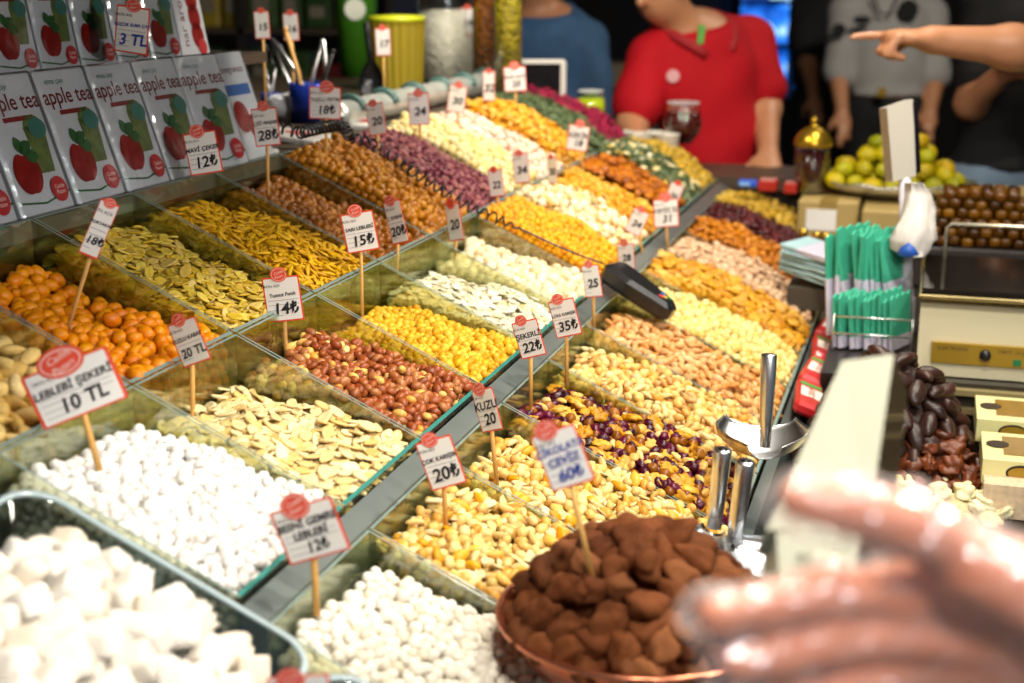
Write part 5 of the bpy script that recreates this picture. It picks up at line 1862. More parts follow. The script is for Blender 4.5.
# black scoop standing on end, tongs, sticks, scissors in a tin
c = base_back(372, 98)
scoop('dark scoop standing on end among the jars', c + np.array([-0.01, 0.0, 0.175]), c + np.array([0, 0, 0.085]), 0.0085, 0.0075, (0.05, -0.1, -1.0), 0.082, 0.062, 0.02, m=mat('dark_steel', '3a3a3c', 0.2, 0.9), up=-HF + RT * 0.2)
c = base_back(312, 122)
tin = empty('tool_tin', c, 'blue tin holding tongs, sticks and pens', 'tin')
MB().lathe([(0.040, 0.0), (0.042, 0.075), (0.040, 0.075), (0.038, 0.005), (0, 0.005)], 28).build('tin_wall', mat('blue_tin', '1d3aa0', 0.3, 0.3), tin)
for i, (dx_, dy_, L_, nm, lb, cat_, m_) in enumerate([(-0.05, 0.0, 0.17, 'wooden_stick', 'pale wooden stick leaning in the blue tin', 'stick', WOODST), (0.02, 0.02, 0.15, 'steel_tongs', 'steel tongs leaning right in the blue tin', 'tongs', STEEL), (-0.09, 0.02, 0.15, 'steel_tongs', 'steel tongs leaning left in the blue tin', 'tongs', STEEL), (0.05, 0.0, 0.13, 'marker_pen', 'black marker pen in the blue tin', 'pen', BLACKP)]):
    root = empty(nm, c + np.array([0, 0, 0.008]), lb, cat_)
    if nm == 'steel_tongs':
        for s in (-0.008, 0.008):
            MB().tube([(s, s, 0), (dx_ * 0.6 + s * 1.6, dy_, L_ * 0.6), (dx_, dy_, L_)], 0.0045, 8).build('tong_arm', m_, root)
    else:
        MB().tube([(0.01 * (i - 1), 0, 0), (dx_ * 0.5, dy_ * 0.5, L_ * 0.5), (dx_, dy_, L_)], 0.0045, 8).build('shaft', m_, root)
        MB().tube([(dx_ * 0.97, dy_ * 0.97, L_ * 0.97), (dx_, dy_, L_ * 1.02)], 0.0052, 8).build('tip', m_, root)
c = base_back(272, 118)
sci = empty('scissors', c, 'black handled scissors upright beside the tea boxes', 'scissors')
for s in (-1, 1):
    MB().tube([(0.016 * s + 0.014 * math.cos(t), 0.0, 0.125 + 0.022 * math.sin(t)) for t in np.linspace(0, 2 * PI, 20)], 0.0032, 6, cap=False).build('handle', BLACKP, sci)
    MB().tube([(0.012 * s, 0, 0.104), (-0.008 * s, 0.002 * s, 0.002)], 0.004, 6).build('blade', STEEL, sci)
MB().lathe([(0.02, 0), (0.021, 0.05), (0.019, 0.05), (0.018, 0.003), (0, 0.003)], 20, o=(0, 0, 0)).build('holder_cup', mat('blue_cup', '24409a', 0.4), sci)
for i, (px, py, s_) in enumerate([(290, 120, 0.045), (330, 118, 0.04)]):
    c = base_back(px, py)
    V_, f_, t_ = blob(s_, s_ * 0.8, s_ * 0.62, 18, 12, 40 + i, 0.30, 4.5)
    me = mesh_np('crumpled_paper', V_, f_, t_, mat('crumpled_white', 'd9dde2', 0.7), smooth=False)
    o = link('crumpled_paper', me, label=['crumpled white paper lying by the scissors', 'crumpled white paper lying right of the blue tin'][i], cat='paper')
    o.location = c + np.array([0, 0, s_ * 0.5])
# printed leaflets and a foil wrapped roll along the back edge
for i, (px, py) in enumerate([(300, 158), (345, 142), (392, 128)]):
    c = base_back(px, py); c[0] = XS - 0.056
    lf = empty('printed_leaflet', c, ['red and white printed leaflet nearest the tea boxes', 'red and white printed leaflet in the middle of the back edge', 'red and white printed leaflet by the foil roll'][i], 'leaflet', 'leaflets along the back edge', rot=(0, 0.12, 0.1 * i))
    MB().box((-0.05, -0.055, 0.002), (0.05, 0.055, 0.012), bev=0.002).build('paper', mat('leaflet_paper', 'cfccc8', 0.4), lf)
    MB().prism(oval(0.03, 0.022, 20), 0.0121, 0.0127, o=(0.005, 0.01, 0)).build('red_print', mat('leaflet_red', 'c8524a', 0.5), lf)
ra, rb_ = base_back(352, 132), base_back(522, 92)
ra[0] = rb_[0] = XS - 0.055
roll = empty('foil_roll', (XS - 0.055, (ra[1] + rb_[1]) / 2, ZB + 0.027), 'long silver foil wrapped roll along the back edge', 'roll')
hl = max(0.35, abs(rb_[1] - ra[1]) / 2)
V, F = [], []
n = 24
for i in range(41):
    for k in range(n):
        a = 2 * PI * k / n
        r = 0.026 * (1 + 0.05 * math.sin(i * 2.1 + 3 * a))
        V.append((r * math.cos(a), -hl + 2 * hl * i / 40, r * math.sin(a)))
for i in range(40):
    for k in range(n):
        F.append((i * n + k, (i + 1) * n + k, (i + 1) * n + (k + 1) % n, i * n + (k + 1) % n))
F += [tuple(range(n)), tuple(reversed([40 * n + k for k in range(n)]))]
MB().add(V, F).build('foil', mat('foil', 'c9cdc6', 0.3, 0.55, noise=0.35, scale=28), roll)
for i in range(6):
    yy = -hl + hl * (i + 0.5) / 3
    MB().tube([(0.0268 * math.cos(t), yy, 0.0268 * math.sin(t)) for t in np.linspace(0.2, 2.4, 10)], 0.010, 6).build('green_band', mat('green_band', '41605a', 0.4), roll)
for i, (px, py) in enumerate([(262, 25), (291, 27), (383, 42)]):
    price_tag(px, py, 15, 27, RD(2), ['1' + str(5 + i)], ['small price card over the tools, next to the sideways box', 'small price card over the tools, right of its twin', 'small price card hung before the gold canister'][i], None, depth=2.6 + 0.2 * i, med=(0, 1.05), basept=np.array([*(at(px, py, 2.6 + 0.2 * i) + HF * 0.004)[:2], ZB + 0.021]))
price_tag(467, 21, 14, 26, RD(0), ['14'], 'price card on the front of the big sugar jar', None, depth=float((base_back(447, 84) - EYE) @ FW) - 0.09, med=(0, 1.05))

# goods on dark racks behind
RKY = YR + 3.75
rack = empty('goods_rack', (-2.6, RKY, 0), 'dark rack of packets and tubs behind the back counter', 'rack')
r_l = np.array(rack.location)
for i, z in enumerate((1.15, 1.42, 1.66)):
    sbox('rack_board', (-3.3, RKY - 0.15, z - 0.02), (-1.95, RKY + 0.15, z), M_BOARD, rack, r_l)
for x in (-3.3, -2.6, -1.98):
    sbox('rack_post', (x, RKY - 0.15, 0.0), (x + 0.03, RKY + 0.15, 1.9), M_CASE, rack, r_l)
rg = np.random.default_rng(77)
pc = [('2f4a22', 'dark green'), ('6a1f1c', 'dark red'), ('7a6a1c', 'olive'), ('3c5a2c', 'green'), ('241c18', 'black brown'), ('a08a2c', 'mustard'), ('4a2a1c', 'brown')]
k = 0
for z in (1.15, 1.42):
    x = -3.22
    while x < -2.1:
        w = rg.uniform(0.07, 0.14); hgt = rg.uniform(0.12, 0.21)
        col, cn = pc[int(rg.integers(len(pc)))]
        root = empty('goods_packet', (x + w / 2, RKY - 0.03, z), cn + ' packet standing on the ' + ('lower' if z < 1.3 else 'upper') + ' board of the dark rack', 'packet', cn + ' packets on the ' + ('lower' if z < 1.3 else 'upper') + ' rack board')
        MB().box((-w / 2, -0.06, 0), (w / 2, 0.06, hgt), bev=0.008).build('packet_body', mat('packet_' + col, col, 0.45, noise=0.3, scale=25), root)
        MB().box((-w * 0.3, -0.0615, hgt * 0.3), (w * 0.3, -0.0595, hgt * 0.62)).build('packet_label', mat('packet_label', '8a8070', 0.5, noise=0.3, scale=50), root)
        x += w + 0.02
        k += 1

# ------------------------------------------------------------------ the far right: boxes, jar, tray of pistachio rolls
M_KRAFT = mat('kraft_card', 'b39a5e', 0.6, noise=0.1, scale=14)


def card_box(lo, hi, label, panel=None):
    root = empty('cardboard_box', ((lo[0] + hi[0]) / 2, (lo[1] + hi[1]) / 2, lo[2]), label, 'box')
    o = np.array(root.location)
    MB().box(np.array(lo) - o, np.array(hi) - o, bev=0.003).build('carton', M_KRAFT, root)
    MB().box(((lo[0] + hi[0]) / 2 - o[0] - 0.02, lo[1] - o[1] - 0.001, hi[2] - o[2] - 0.06), ((lo[0] + hi[0]) / 2 - o[0] + 0.02, hi[1] - o[1] + 0.001, hi[2] - o[2] + 0.001)).build('tape', mat('brown_tape', '9c8248', 0.3), root)
    if panel:
        MB().box((lo[0] - o[0] + 0.02, lo[1] - o[1] - 0.0015, 0.05), (lo[0] - o[0] + 0.09, lo[1] - o[1], 0.10)).build('white_label', WHITEP, root)
    return root


card_box((-0.295, YR + 1.96, 0.977), (-0.155, YR + 2.34, 1.095), 'brown cardboard box with a white label by the golden raisins', True)
card_box((-0.145, YR + 1.90, 0.977), (0.36, YR + 2.42, 1.088), 'long brown cardboard box under the silver tray')
# jar with a gold dome
c = at(811, 186, 3.42); c[2] = 1.096
jr_ = empty('domed_jar', c, 'jar of dark red syrup under a golden domed lid', 'jar')
MB().lathe([(0.040, 0), (0.043, 0.004), (0.043, 0.112), (0.039, 0.116), (0.038, 0.112), (0.040, 0.108), (0.040, 0.006), (0, 0.006)], 36).build('jar_glass', CLEAR, jr_)
MB().lathe([(0, 0.007), (0.0395, 0.007), (0.0395, 0.105), (0, 0.106)], 36).build('syrup', mat('dark_syrup', '3a0c0e', 0.15), jr_)
MB().lathe([(0.046, 0.114), (0.047, 0.122), (0.044, 0.132), (0.034, 0.147), (0.020, 0.158), (0.008, 0.163), (0.006, 0.168), (0.009, 0.174), (0.007, 0.182), (0, 0.185)], 36).build('dome_lid', mat('gold_dome', 'c09a2e', 0.28, 0.85), jr_)
# silver tray with a pyramid of pistachio rolls
c = at(895, 178, 3.42); c[2] = 1.094
tr = empty('silver_tray', c, 'silver tray with a raised wavy rim carrying pistachio rolls', 'tray')
MB().lathe([(0.10, 0.0), (0.145, 0.006), (0.172, 0.020), (0.186, 0.032), (0.188, 0.031), (0.174, 0.017), (0.146, 0.010), (0.0, 0.009)], 48, sy=0.8).build('tray_dish', STEEL, tr)
MB().tube([(0.187 * math.cos(a), 0.15 * math.sin(a), 0.032 + 0.003 * math.sin(12 * a)) for a in np.linspace(0, 2 * PI, 73)], 0.004, 6, cap=False).build('wavy_rim', STEEL, tr)
M_PROLL = nut_mat('pistachio_roll', ['a2a428', 'c8b03a', '8a921e', 'cfa63c'], 0.5, 0.2, 90, bump=0.5, bscale=200)
SHAPES['roll'] = lambda s, u, v: blob(1, 0.82, 0.78, u, v, s, 0.05, 2.5)
lib = [mesh_np('pistachio_roll', *(lambda t: (t[0] * 0.026, t[1], t[2]))(SHAPES['roll'](i, 14, 10)), M_PROLL) for i in range(5)]
rg = np.random.default_rng(21)
for lay, (nx_, ny_) in enumerate(((7, 4), (6, 3), (4, 2), (3, 1))):
    for i in range(nx_):
        for j in range(ny_):
            o = bpy.data.objects.new('pistachio_roll', lib[int(rg.integers(5))])
            COL.objects.link(o)
            q = c + np.array([(i - (nx_ - 1) / 2) * 0.047, (j - (ny_ - 1) / 2) * 0.05, 0.031 + lay * 0.031]) + rg.normal(0, 0.003, 3)
            o.matrix_world = m44(rot_euler((rg.normal(0, 0.2), rg.normal(0, 0.2), rg.uniform(0, 6.28))), q)
            tag(o, 'green and golden pistachio roll piled on the silver tray', 'sweet', 'pistachio rolls on the silver tray')
# honeyed pastry stacked in front
c = at(966, 232, 2.98); c[2] = 0.977
pt_ = empty('pastry_tray', c, 'dark tray stacked with honey brown pastry squares', 'tray')
MB().box((-0.12, -0.10, 0.0), (0.20, 0.10, 0.085), bev=0.004).build('tray_box', M_CASE, pt_)
M_PASTRY = nut_mat('honey_pastry', ['4a2c0e', '6a4214', '361f08', '8a5c1c'], 0.3, 0.3, 80, bump=0.5, bscale=150)
lib = [mesh_np('honey_pastry', *(lambda t: (t[0] * 0.0115, t[1], t[2]))(SHAPES['block'](i + 60, 8, 6)), M_PASTRY) for i in range(4)]
for lay in range(6):
    for i in range(11 - lay):
        for j in range(6 if lay < 3 else 4):
            o = bpy.data.objects.new('honey_pastry', lib[int(rg.integers(4))])
            COL.objects.link(o)
            q = c + np.array([-0.10 + 0.0255 * i + 0.012 * lay, -0.075 + 0.03 * j, 0.096 + 0.0195 * lay]) + rg.normal(0, 0.0015, 3)
            o.matrix_world = m44(rot_euler((0, 0, rg.normal(0, 0.08))), q)
            tag(o, 'honey brown pastry square stacked behind the weighing scale', 'pastry', 'honey pastry squares behind the scale')
# small bottles with gold caps, red packs, a blue lighter-like pack
for i, (px, dd) in enumerate([(803, 3.10), (817, 3.06), (826, 3.05), (834, 3.02)]):
    c = at(px, 236, dd); c[2] = 0.977
    root = empty('small_bottle', c, ['small olive bottle with a blue spot on its front', 'small gold capped bottle, second from the cardboard box', 'small gold capped bottle, third from the cardboard box', 'small gold capped bottle nearest the turquoise bags'][i], 'bottle', 'gold capped bottles')
    MB().lathe([(0.017, 0), (0.018, 0.004), (0.018, 0.055), (0.008, 0.068), (0.008, 0.076), (0, 0.076)], 20).build('bottle_body', mat('olive_glass', '4a421c', 0.15), root)
    MB().lathe([(0.0095, 0.074), (0.0095, 0.090), (0.0, 0.092)], 16).build('cap', mat('gold_cap', 'd2b24a', 0.2, 0.9), root)
    if i == 0:
        MB().prism(oval(0.009, 0.009, 14), 0, 0.001, R=Matrix.Rotation(PI / 2, 3, 'X'), o=(-0.004, -0.0178, 0.035)).build('blue_spot', mat('blue_spot', '2a6ab0', 0.4), root)
for i, (px, py, dd, w_) in enumerate([(769, 170, 3.46, 0.045), (792, 170, 3.42, 0.032)]):
    c = at(px, py, dd)
    c[2] = 1.096 if i == 1 else 1.098
    root = empty('red_pack', (c[0], c[1], 1.096), ['larger red pack lying on the cardboard box', 'smaller red and white pack beside the domed jar'][i], 'pack')
    MB().box((-w_ / 2, -0.03, 0), (w_ / 2, 0.03, 0.026), bev=0.003).build('pack_body', mat('pack_red', 'b02a20', 0.4), root)
    MB().box((-w_ / 2 + 0.004, -0.026, 0.0262), (w_ / 2 - 0.004, 0.026, 0.0268)).build('pale_lid', mat('pack_pale', 'c88a80' if i == 0 else 'd8d0d0', 0.4), root)
c = at(748, 184, 3.40)
root = empty('blue_pack', c, 'small bright blue pack at the end of the golden raisins', 'pack')
MB().box((-0.022, -0.015, -0.006), (0.022, 0.015, 0.010), bev=0.003).build('pack_body', mat('pack_blue', '2a5ac8', 0.35), root)
MB().box((-0.019, -0.0155, -0.002), (0.006, -0.0148, 0.006)).build('pack_label', mat('pack_sky', '8ab8e8', 0.4), root)
p_ = SP(0.30, 9.55 * GW, 0)

# ------------------------------------------------------------------ lit blue shop across the aisle
sx = at(790, 60, 8.9)
shop = empty('lit_shop_window', (sx[0], sx[1], 0.0), 'shop window glowing blue across the aisle', 'shop window')
m, nt, b = base_mat('blue_glow')
b.inputs['Base Color'].default_value = (0.01, 0.03, 0.1, 1)
tc = nt.nodes.new('ShaderNodeTexCoord'); vo = nt.nodes.new('ShaderNodeTexVoronoi'); vo.inputs['Scale'].default_value = 7
cr = nt.nodes.new('ShaderNodeValToRGB')
el = cr.color_ramp.elements
el[0].color = (0.55, 0.85, 1.0, 1); el[1].color = (0.0, 0.03, 0.22, 1); el[1].position = 0.75
e = el.new(0.30); e.color = (0.02, 0.20, 0.85, 1)
nt.links.new(tc.outputs['Object'], vo.inputs['Vector']); nt.links.new(vo.outputs['Distance'], cr.inputs[0])
nt.links.new(cr.outputs[0], b.inputs['Emission Color']); b.inputs['Emission Strength'].default_value = 1.8
MB().box((-0.34, 0.1, 0.85), (0.34, 0.14, 2.3), R=Rz).build('lit_panel', m, shop)
for z in (0.85, 1.18, 1.45, 1.72):
    MB().box((-0.36, -0.05, z), (0.36, 0.12, z + 0.025), R=Rz).build('shelf_board', M_BLACKC, shop)
for x in (-0.36, 0.0, 0.34):
    MB().box((x, -0.06, 0.0), (x + 0.025, 0.13, 2.32), R=Rz).build('frame_post', M_BLACKC, shop)
MB().box((-0.36, -0.05, 0.0), (0.36, 0.12, 0.85), R=Rz).build('window_base', mat('navy_base', '0a1230', 0.5), shop)
M_GLOWW = mat('glow_white', 'bfe0ff', 0.4, emit='a8dcff', estr=1.4)
for i, (x, z, s_) in enumerate([(-0.16, 1.205, 0.07), (0.13, 1.205, 0.06), (-0.10, 1.475, 0.075), (0.16, 1.475, 0.05), (-0.16, 0.875, 0.06), (0.12, 0.875, 0.06)]):
    cc = Rz @ Vector((x, -0.01, z))
    root = empty('lit_ornament', Vector(shop.location) + cc, 'pale glowing ornament on a shelf of the blue shop window', 'ornament', 'ornaments in the blue shop window')
    MB().lathe([(s_ * 0.5, 0), (s_ * 0.8, s_ * 0.5), (s_, s_ * 1.0), (s_ * 0.6, s_ * 1.6), (s_ * 0.25, s_ * 1.9), (0, s_ * 2)], 20).build('ornament_body', M_GLOWW, root)
    MB().lathe([(s_ * 0.55, -0.001), (s_ * 0.6, s_ * 0.12), (s_ * 0.4, s_ * 0.15), (0, s_ * 0.15)], 20).build('ornament_foot', M_BLACKC, root)
# a dim beige ledge between the two men
lg = at(605, 75, 6.0)
led = empty('wall_ledge', (lg[0], lg[1], 0), 'dim beige ledge on a dark cupboard between the two men', 'cupboard')
MB().box((-0.25, -0.1, lg[2] - 0.05), (0.25, 0.15, lg[2] + 0.05), R=Rz, bev=0.005).build('ledge', mat('dim_beige', '5e5440', 0.6), led)
MB().box((-0.24, -0.08, 0.0), (0.24, 0.14, lg[2] - 0.05), R=Rz).build('cupboard_body', M_CASE, led)
# food tones
M = {}
M['white'] = nut_mat('white_sugar', ['e6e4e0', 'ecebe8', 'e0dbd4'], 0.55, 0.04, bump=0.35, sss=0.15)
M['cream'] = nut_mat('cream_sugar', ['e4decf', 'ebe6da', 'dad1bb'], 0.55, 0.05, bump=0.35)
M['red_peanut'] = nut_mat('red_peanut_skin', ['86452c', '9e5c3c', '8f4c32', 'ae764e', '763d2c'], 0.34, 0.22)
M['peanut'] = nut_mat('peanut_kernel', ['d9a95c', 'e6c07c', 'cf9648', 'ecd096'], 0.4, 0.14)
M['pumpkin'] = nut_mat('pumpkin_seed', ['e6d09c', 'ecdcb2', 'd9ba78', 'e5d2a0'], 0.5, 0.1, 160)
M['ypumpkin'] = nut_mat('yellow_pumpkin_seed', ['d2b44c', 'dcc466', 'c29c38', 'd8c078'], 0.5, 0.16, 160)
M['chickpea'] = nut_mat('yellow_chickpea', ['d9a83a', 'e6bf5a', 'c98f2a', 'e0b04a'], 0.55, 0.16)
M['wseed'] = nut_mat('white_seed', ['e2dcc4', 'd8cfac', 'e9e5d6', 'c9bc88'], 0.5, 0.1)
M['beigeball'] = nut_mat('beige_ball', ['ecd9b4', 'f3e6cb', 'e2c79a', 'efddbd'], 0.5, 0.08)
M['turmeric'] = nut_mat('turmeric_chickpea', ['e59a12', 'f0ac1e', 'd98608', 'f2b83c'], 0.5, 0.12)
M['kernelbeige'] = nut_mat('beige_kernel', ['dbb878', 'ead2a0', 'cfa05a', 'e4c48a'], 0.45, 0.14)
M['cashewgold'] = nut_mat('gold_cashew', ['e2a440', 'eab75c', 'd69330', 'efc678'], 0.42, 0.1)
M['apricot'] = nut_mat('dried_apricot', ['9a5416', 'b5691c', '7c3f10', 'c27a2a'], 0.38, 0.2)
M['orange'] = nut_mat('orange_coating', ['e0820e', 'ea9416', 'd87408', 'e89a28'], 0.42, 0.08, bump=0.15)
M['yslice'] = nut_mat('yellow_sliver', ['d8a428', 'e6b83c', 'c48e1c', 'dfae48'], 0.5, 0.14)
M['hazel'] = nut_mat('hazelnut_skin', ['7a4820', '905a28', '6a3c1a', 'a06c38'], 0.34, 0.22)
M['hazeltan'] = nut_mat('roasted_hazelnut', ['9a5f22', 'ae742e', '8a541a', 'ba853e'], 0.34, 0.22)
M['purple'] = nut_mat('purple_skin', ['6a2f3c', '83424e', '5a2430', 'a06a68', '8e524c'], 0.45, 0.2)
M['pale'] = nut_mat('pale_nut', ['e4d496', 'eaddb0', 'd9c27a', 'e8daa4'], 0.42, 0.08)
M['pinkwhite'] = nut_mat('pink_white_coating', ['efc8b0', 'f4dccb', 'dc9a86', 'f0d6bc'], 0.5, 0.08)
M['herb'] = nut_mat('green_herb', ['4a5a34', '62704a', '37452a', '748062'], 0.7, 0.2)
M['rose'] = nut_mat('red_petal', ['7a1230', '941c40', '5c0c20', 'a83a54'], 0.6, 0.2)
M['daisy'] = nut_mat('pale_blossom', ['e8dcae', 'd9b64c', 'efe8d0'], 0.6, 0.1)
M['almond'] = nut_mat('almond_skin', ['b06a26', 'c27e36', '9a5820', 'cc8e48'], 0.45, 0.2)
M['almondpink'] = nut_mat('salted_almond', ['cf965c', 'dcac78', 'c08046', 'e2be90'], 0.45, 0.16)
M['palepea'] = nut_mat('pale_hazelnut', ['e2ca82', 'e8d69c', 'd6b668', 'e0c88c'], 0.45, 0.1)
M['walnut'] = nut_mat('walnut_kernel', ['c28a34', 'd6a44c', 'b0762a', 'deb468'], 0.5, 0.22)
M['pist'] = nut_mat('pistachio_shell', ['cdaa88', 'dcc0a2', 'bd9472', 'd6b494'], 0.5, 0.12)
M['darkraisin'] = nut_mat('dark_raisin', ['3a1216', '4e1a1e', '2a0c10', '6a2a2c'], 0.35, 0.2)
M['goldraisin'] = nut_mat('golden_raisin', ['b8923a', 'caa850', '9c7a2c', 'd6bb6a'], 0.4, 0.2)
M['cranberry'] = nut_mat('dark_cranberry', ['4a1426', '3a0e1c', '601c34', '26101a'], 0.32, 0.2)
M['shellalmond'] = nut_mat('shell_almond', ['d9b468', 'e4c684', 'c89c4c', 'ead39c'], 0.55, 0.15)

# ---- what each bin holds, from the near end (k = -2) to the far end
BINS = []


def B(*a, **k):
    BINS.append((a, k))


LOW = (-0.055, -0.022, -0.004)
B(3, -2, [('almond_in_shell', 'pale yellow almond in its shell', 'nut', 'almond', 0.0155, 1, M['shellalmond'])], (-0.035, -0.02, -0.005), 'in the bin behind the sugar sign', step=0.019, where='holding almonds in their shells, left of the orange nuts')
B(3, -1, [('orange_coated_nut', 'glossy orange coated nut', 'nut', 'egg', 0.0106, 1, M['orange'])], (-0.048, -0.036, -0.004), 'in the bin under the tea boxes', step=0.0148, where='holding orange coated nuts under the tea boxes')
B(3, 0, [('yellow_pumpkin_seed', 'yellow roasted pumpkin seed', 'seed', 'seed', 0.0112, 1, M['ypumpkin'])], (-0.034, -0.024, -0.004), 'beside the orange coated nuts', step=0.0125, layers=3, where='holding yellow pumpkin seeds beside the orange nuts')
B(3, 1, [('yellow_sunflower_sliver', 'thin amber yellow seed sliver', 'seed', 'sliver', 0.0115, 1, M['yslice'])], (-0.035, -0.012, 0.002), 'in the bin of amber slivers', step=0.011, layers=3, where='holding thin amber slivers behind the two 15 and 14 signs')
B(3, 2, [('brown_hazelnut', 'dark brown skinned hazelnut', 'nut', 'hazelnut', 0.0078, 1, M['hazel'])], (-0.036, -0.018, -0.004), 'beside the amber slivers', step=0.0125, where='holding dark hazelnuts beside the amber slivers')
B(3, 3, [('roasted_hazelnut', 'roasted tan hazelnut', 'nut', 'lumpy', 0.0080, 1, M['hazeltan'])], (0.004, 0.024, 0.004), 'heaped left of the coiled black cord', step=0.0125, where='heaped with tan hazelnuts left of the coiled cord')
B(3, 4, [('purple_skinned_peanut', 'small purple skinned peanut', 'nut', 'peanut', 0.0078, 1, M['purple'])], (0.004, 0.022, 0.004), 'right of the coiled black cord', step=0.011, where='heaped with purple peanuts right of the coiled cord')
B(3, 5, [('pale_macadamia', 'pale yellow round macadamia', 'nut', 'ball', 0.0090, 1, M['pale'])], (0.008, 0.026, 0.006), 'heaped beside the purple peanuts', step=0.014, where='heaped with pale macadamias beside the purple peanuts')
B(3, 6, [('pink_coated_almond', 'pink and white coated almond', 'nut', 'egg', 0.0090, 1, M['pinkwhite'])], (0.0, 0.016, 0.002), 'between macadamias and golden cashews', step=0.014, cap=200, where='holding pink coated almonds beyond the macadamias')
B(3, 7, [('golden_cashew', 'golden roasted cashew', 'nut', 'cashew', 0.0115, 1, M['cashewgold'])], (0.012, 0.034, 0.01), 'heaped below the dried green leaves', step=0.014, cap=220, where='heaped with golden cashews below the green leaves')
B(3, 8, [('dried_green_leaf', 'curled dried green tea leaf', 'leaf', 'leaf', 0.0125, 1, M['herb'])], (0.01, 0.034, 0.01), 'heaped beyond the golden cashews', step=0.0125, cap=200, layers=2, where='heaped with dried green leaves beyond the cashews')
B(3, 9, [('dried_rose_bud', 'dark pink dried rose bud', 'flower', 'raisin', 0.0120, 1, M['rose'])], (0.002, 0.018, 0.002), 'at the far end of the top row', step=0.017, cap=150, where='heaped with dried rose buds at the far end')

B(2, -2, [('white_sugar_chickpea', 'white sugar coated chickpea', 'sweet', 'lumpy', 0.0068, 1, M['white'])], (-0.032, -0.008, 0.001), 'beside the tray of white delight', step=0.0112, where='holding white sugar chickpeas beside the delight tray')
B(2, -1, [('salted_pumpkin_seed', 'flat cream pumpkin seed', 'seed', 'seed', 0.0112, 1, M['pumpkin'])], (-0.052, -0.022, -0.003), 'beside the white sugar chickpeas', step=0.0125, layers=3, where='holding cream pumpkin seeds beside the sugar chickpeas')
B(2, 0, [('red_skinned_peanut', 'red skinned peanut', 'nut', 'peanut', 0.0085, 6, M['red_peanut']), ('skinless_peanut', 'pale skinless peanut', 'nut', 'peanut', 0.0080, 1, M['peanut'])], (-0.045, -0.012, 0.0), 'under the Tuzsuz Fistik sign', step=0.0122, where='holding red peanuts under the Tuzsuz Fistik sign')
B(2, 1, [('roasted_yellow_chickpea', 'small roasted yellow chickpea', 'chickpea', 'lumpy', 0.0062, 1, M['chickpea'])], (-0.06, -0.02, -0.002), 'under the Sari Leblebi sign', step=0.0098, where='holding yellow chickpeas under the Sari Leblebi sign')
B(2, 2, [('white_melon_seed', 'flat white melon seed', 'seed', 'seed', 0.0098, 1, M['wseed'])], (-0.05, -0.018, -0.002), 'beside the roasted yellow chickpeas', step=0.0108, layers=3, where='holding white seeds beside the yellow chickpeas')
B(2, 3, [('beige_coated_hazelnut', 'round beige coated hazelnut', 'nut', 'ball', 0.0098, 1, M['beigeball'])], (-0.045, -0.018, -0.002), 'beside the flat white seeds', step=0.0165, where='holding round beige nuts beside the white seeds')
B(2, 4, [('turmeric_chickpea', 'bright orange yellow chickpea', 'chickpea', 'lumpy', 0.0066, 1, M['turmeric'])], (0.005, 0.022, 0.008), 'heaped right of the beige nuts', step=0.0105, where='heaped with orange yellow chickpeas behind the black handset')
B(2, 5, [('beige_cashew_piece', 'pale beige cashew piece', 'nut', 'cashew', 0.0105, 3, M['kernelbeige']), ('pale_blanched_nut', 'pale blanched nut', 'nut', 'ball', 0.0082, 2, M['beigeball'])], (0.005, 0.024, 0.008), 'heaped beyond the orange yellow chickpeas', step=0.0125, where='heaped with beige cashew pieces beyond the orange chickpeas')
B(2, 6, [('honey_cashew', 'honey coloured cashew', 'nut', 'cashew', 0.0105, 1, M['cashewgold'])], (0.002, 0.02, 0.006), 'heaped below the brown apricots', step=0.0130, cap=220, where='heaped with honey cashews below the apricots')
B(2, 7, [('dried_apricot', 'dark amber dried apricot', 'fruit', 'apricot', 0.0125, 1, M['apricot'])], (0.004, 0.03, 0.006), 'heaped beside the green herbs', step=0.0155, cap=200, where='heaped with dark dried apricots beside the herbs')
B(2, 8, [('dried_herb_sprig', 'grey green dried herb sprig', 'herb', 'leaf', 0.0125, 5, M['herb']), ('dried_daisy_blossom', 'pale dried blossom', 'flower', 'apricot', 0.0090, 1, M['daisy'])], (0.02, 0.045, 0.012), 'heaped in front of the red shirt', step=0.0130, cap=200, where='heaped with dried herbs in front of the red shirt')
B(2, 9, [('dried_mulberry', 'greenish gold dried mulberry', 'fruit', 'raisin', 0.0115, 1, M['goldraisin'])], (0.0, 0.026, 0.006), 'at the far end of the middle row', step=0.0155, cap=150, where='heaped with dried mulberries at the far end')

B(1, -2, [('cream_sugar_chickpea', 'cream white sugared chickpea', 'sweet', 'ball', 0.0064, 1, M['cream'])], (-0.026, -0.008, -0.003), 'in the bin under the 12 sign', step=0.0107, where='holding cream sugar chickpeas below the 12 sign')
MIX = lambda tail: [(tail + '_mix_peanut', 'golden peanut', 'nut', 'peanut', 0.0088, 4, M['peanut']), (tail + '_mix_chickpea', 'round yellow chickpea', 'chickpea', 'lumpy', 0.0066, 3, M['palepea']), (tail + '_mix_seed', 'flat cream seed', 'seed', 'seed', 0.0105, 2, M['pumpkin']), (tail + '_mix_cashew', 'pale cashew', 'nut', 'cashew', 0.0115, 2, M['kernelbeige']), (tail + '_mix_almond', 'golden almond', 'nut', 'almond', 0.0112, 1.5, M['cashewgold'])]
B(1, -1, MIX('salted'), (-0.02, 0.008, 0.004), 'in the mix behind the truffle bowl', step=0.0122, where='heaped with mixed nuts under the 20 sign')
B(1, 0, MIX('plain'), (-0.035, 0.004, 0.004), 'in the mix left of the cranberries', step=0.0122, where='heaped with mixed nuts left of the cranberry mix')
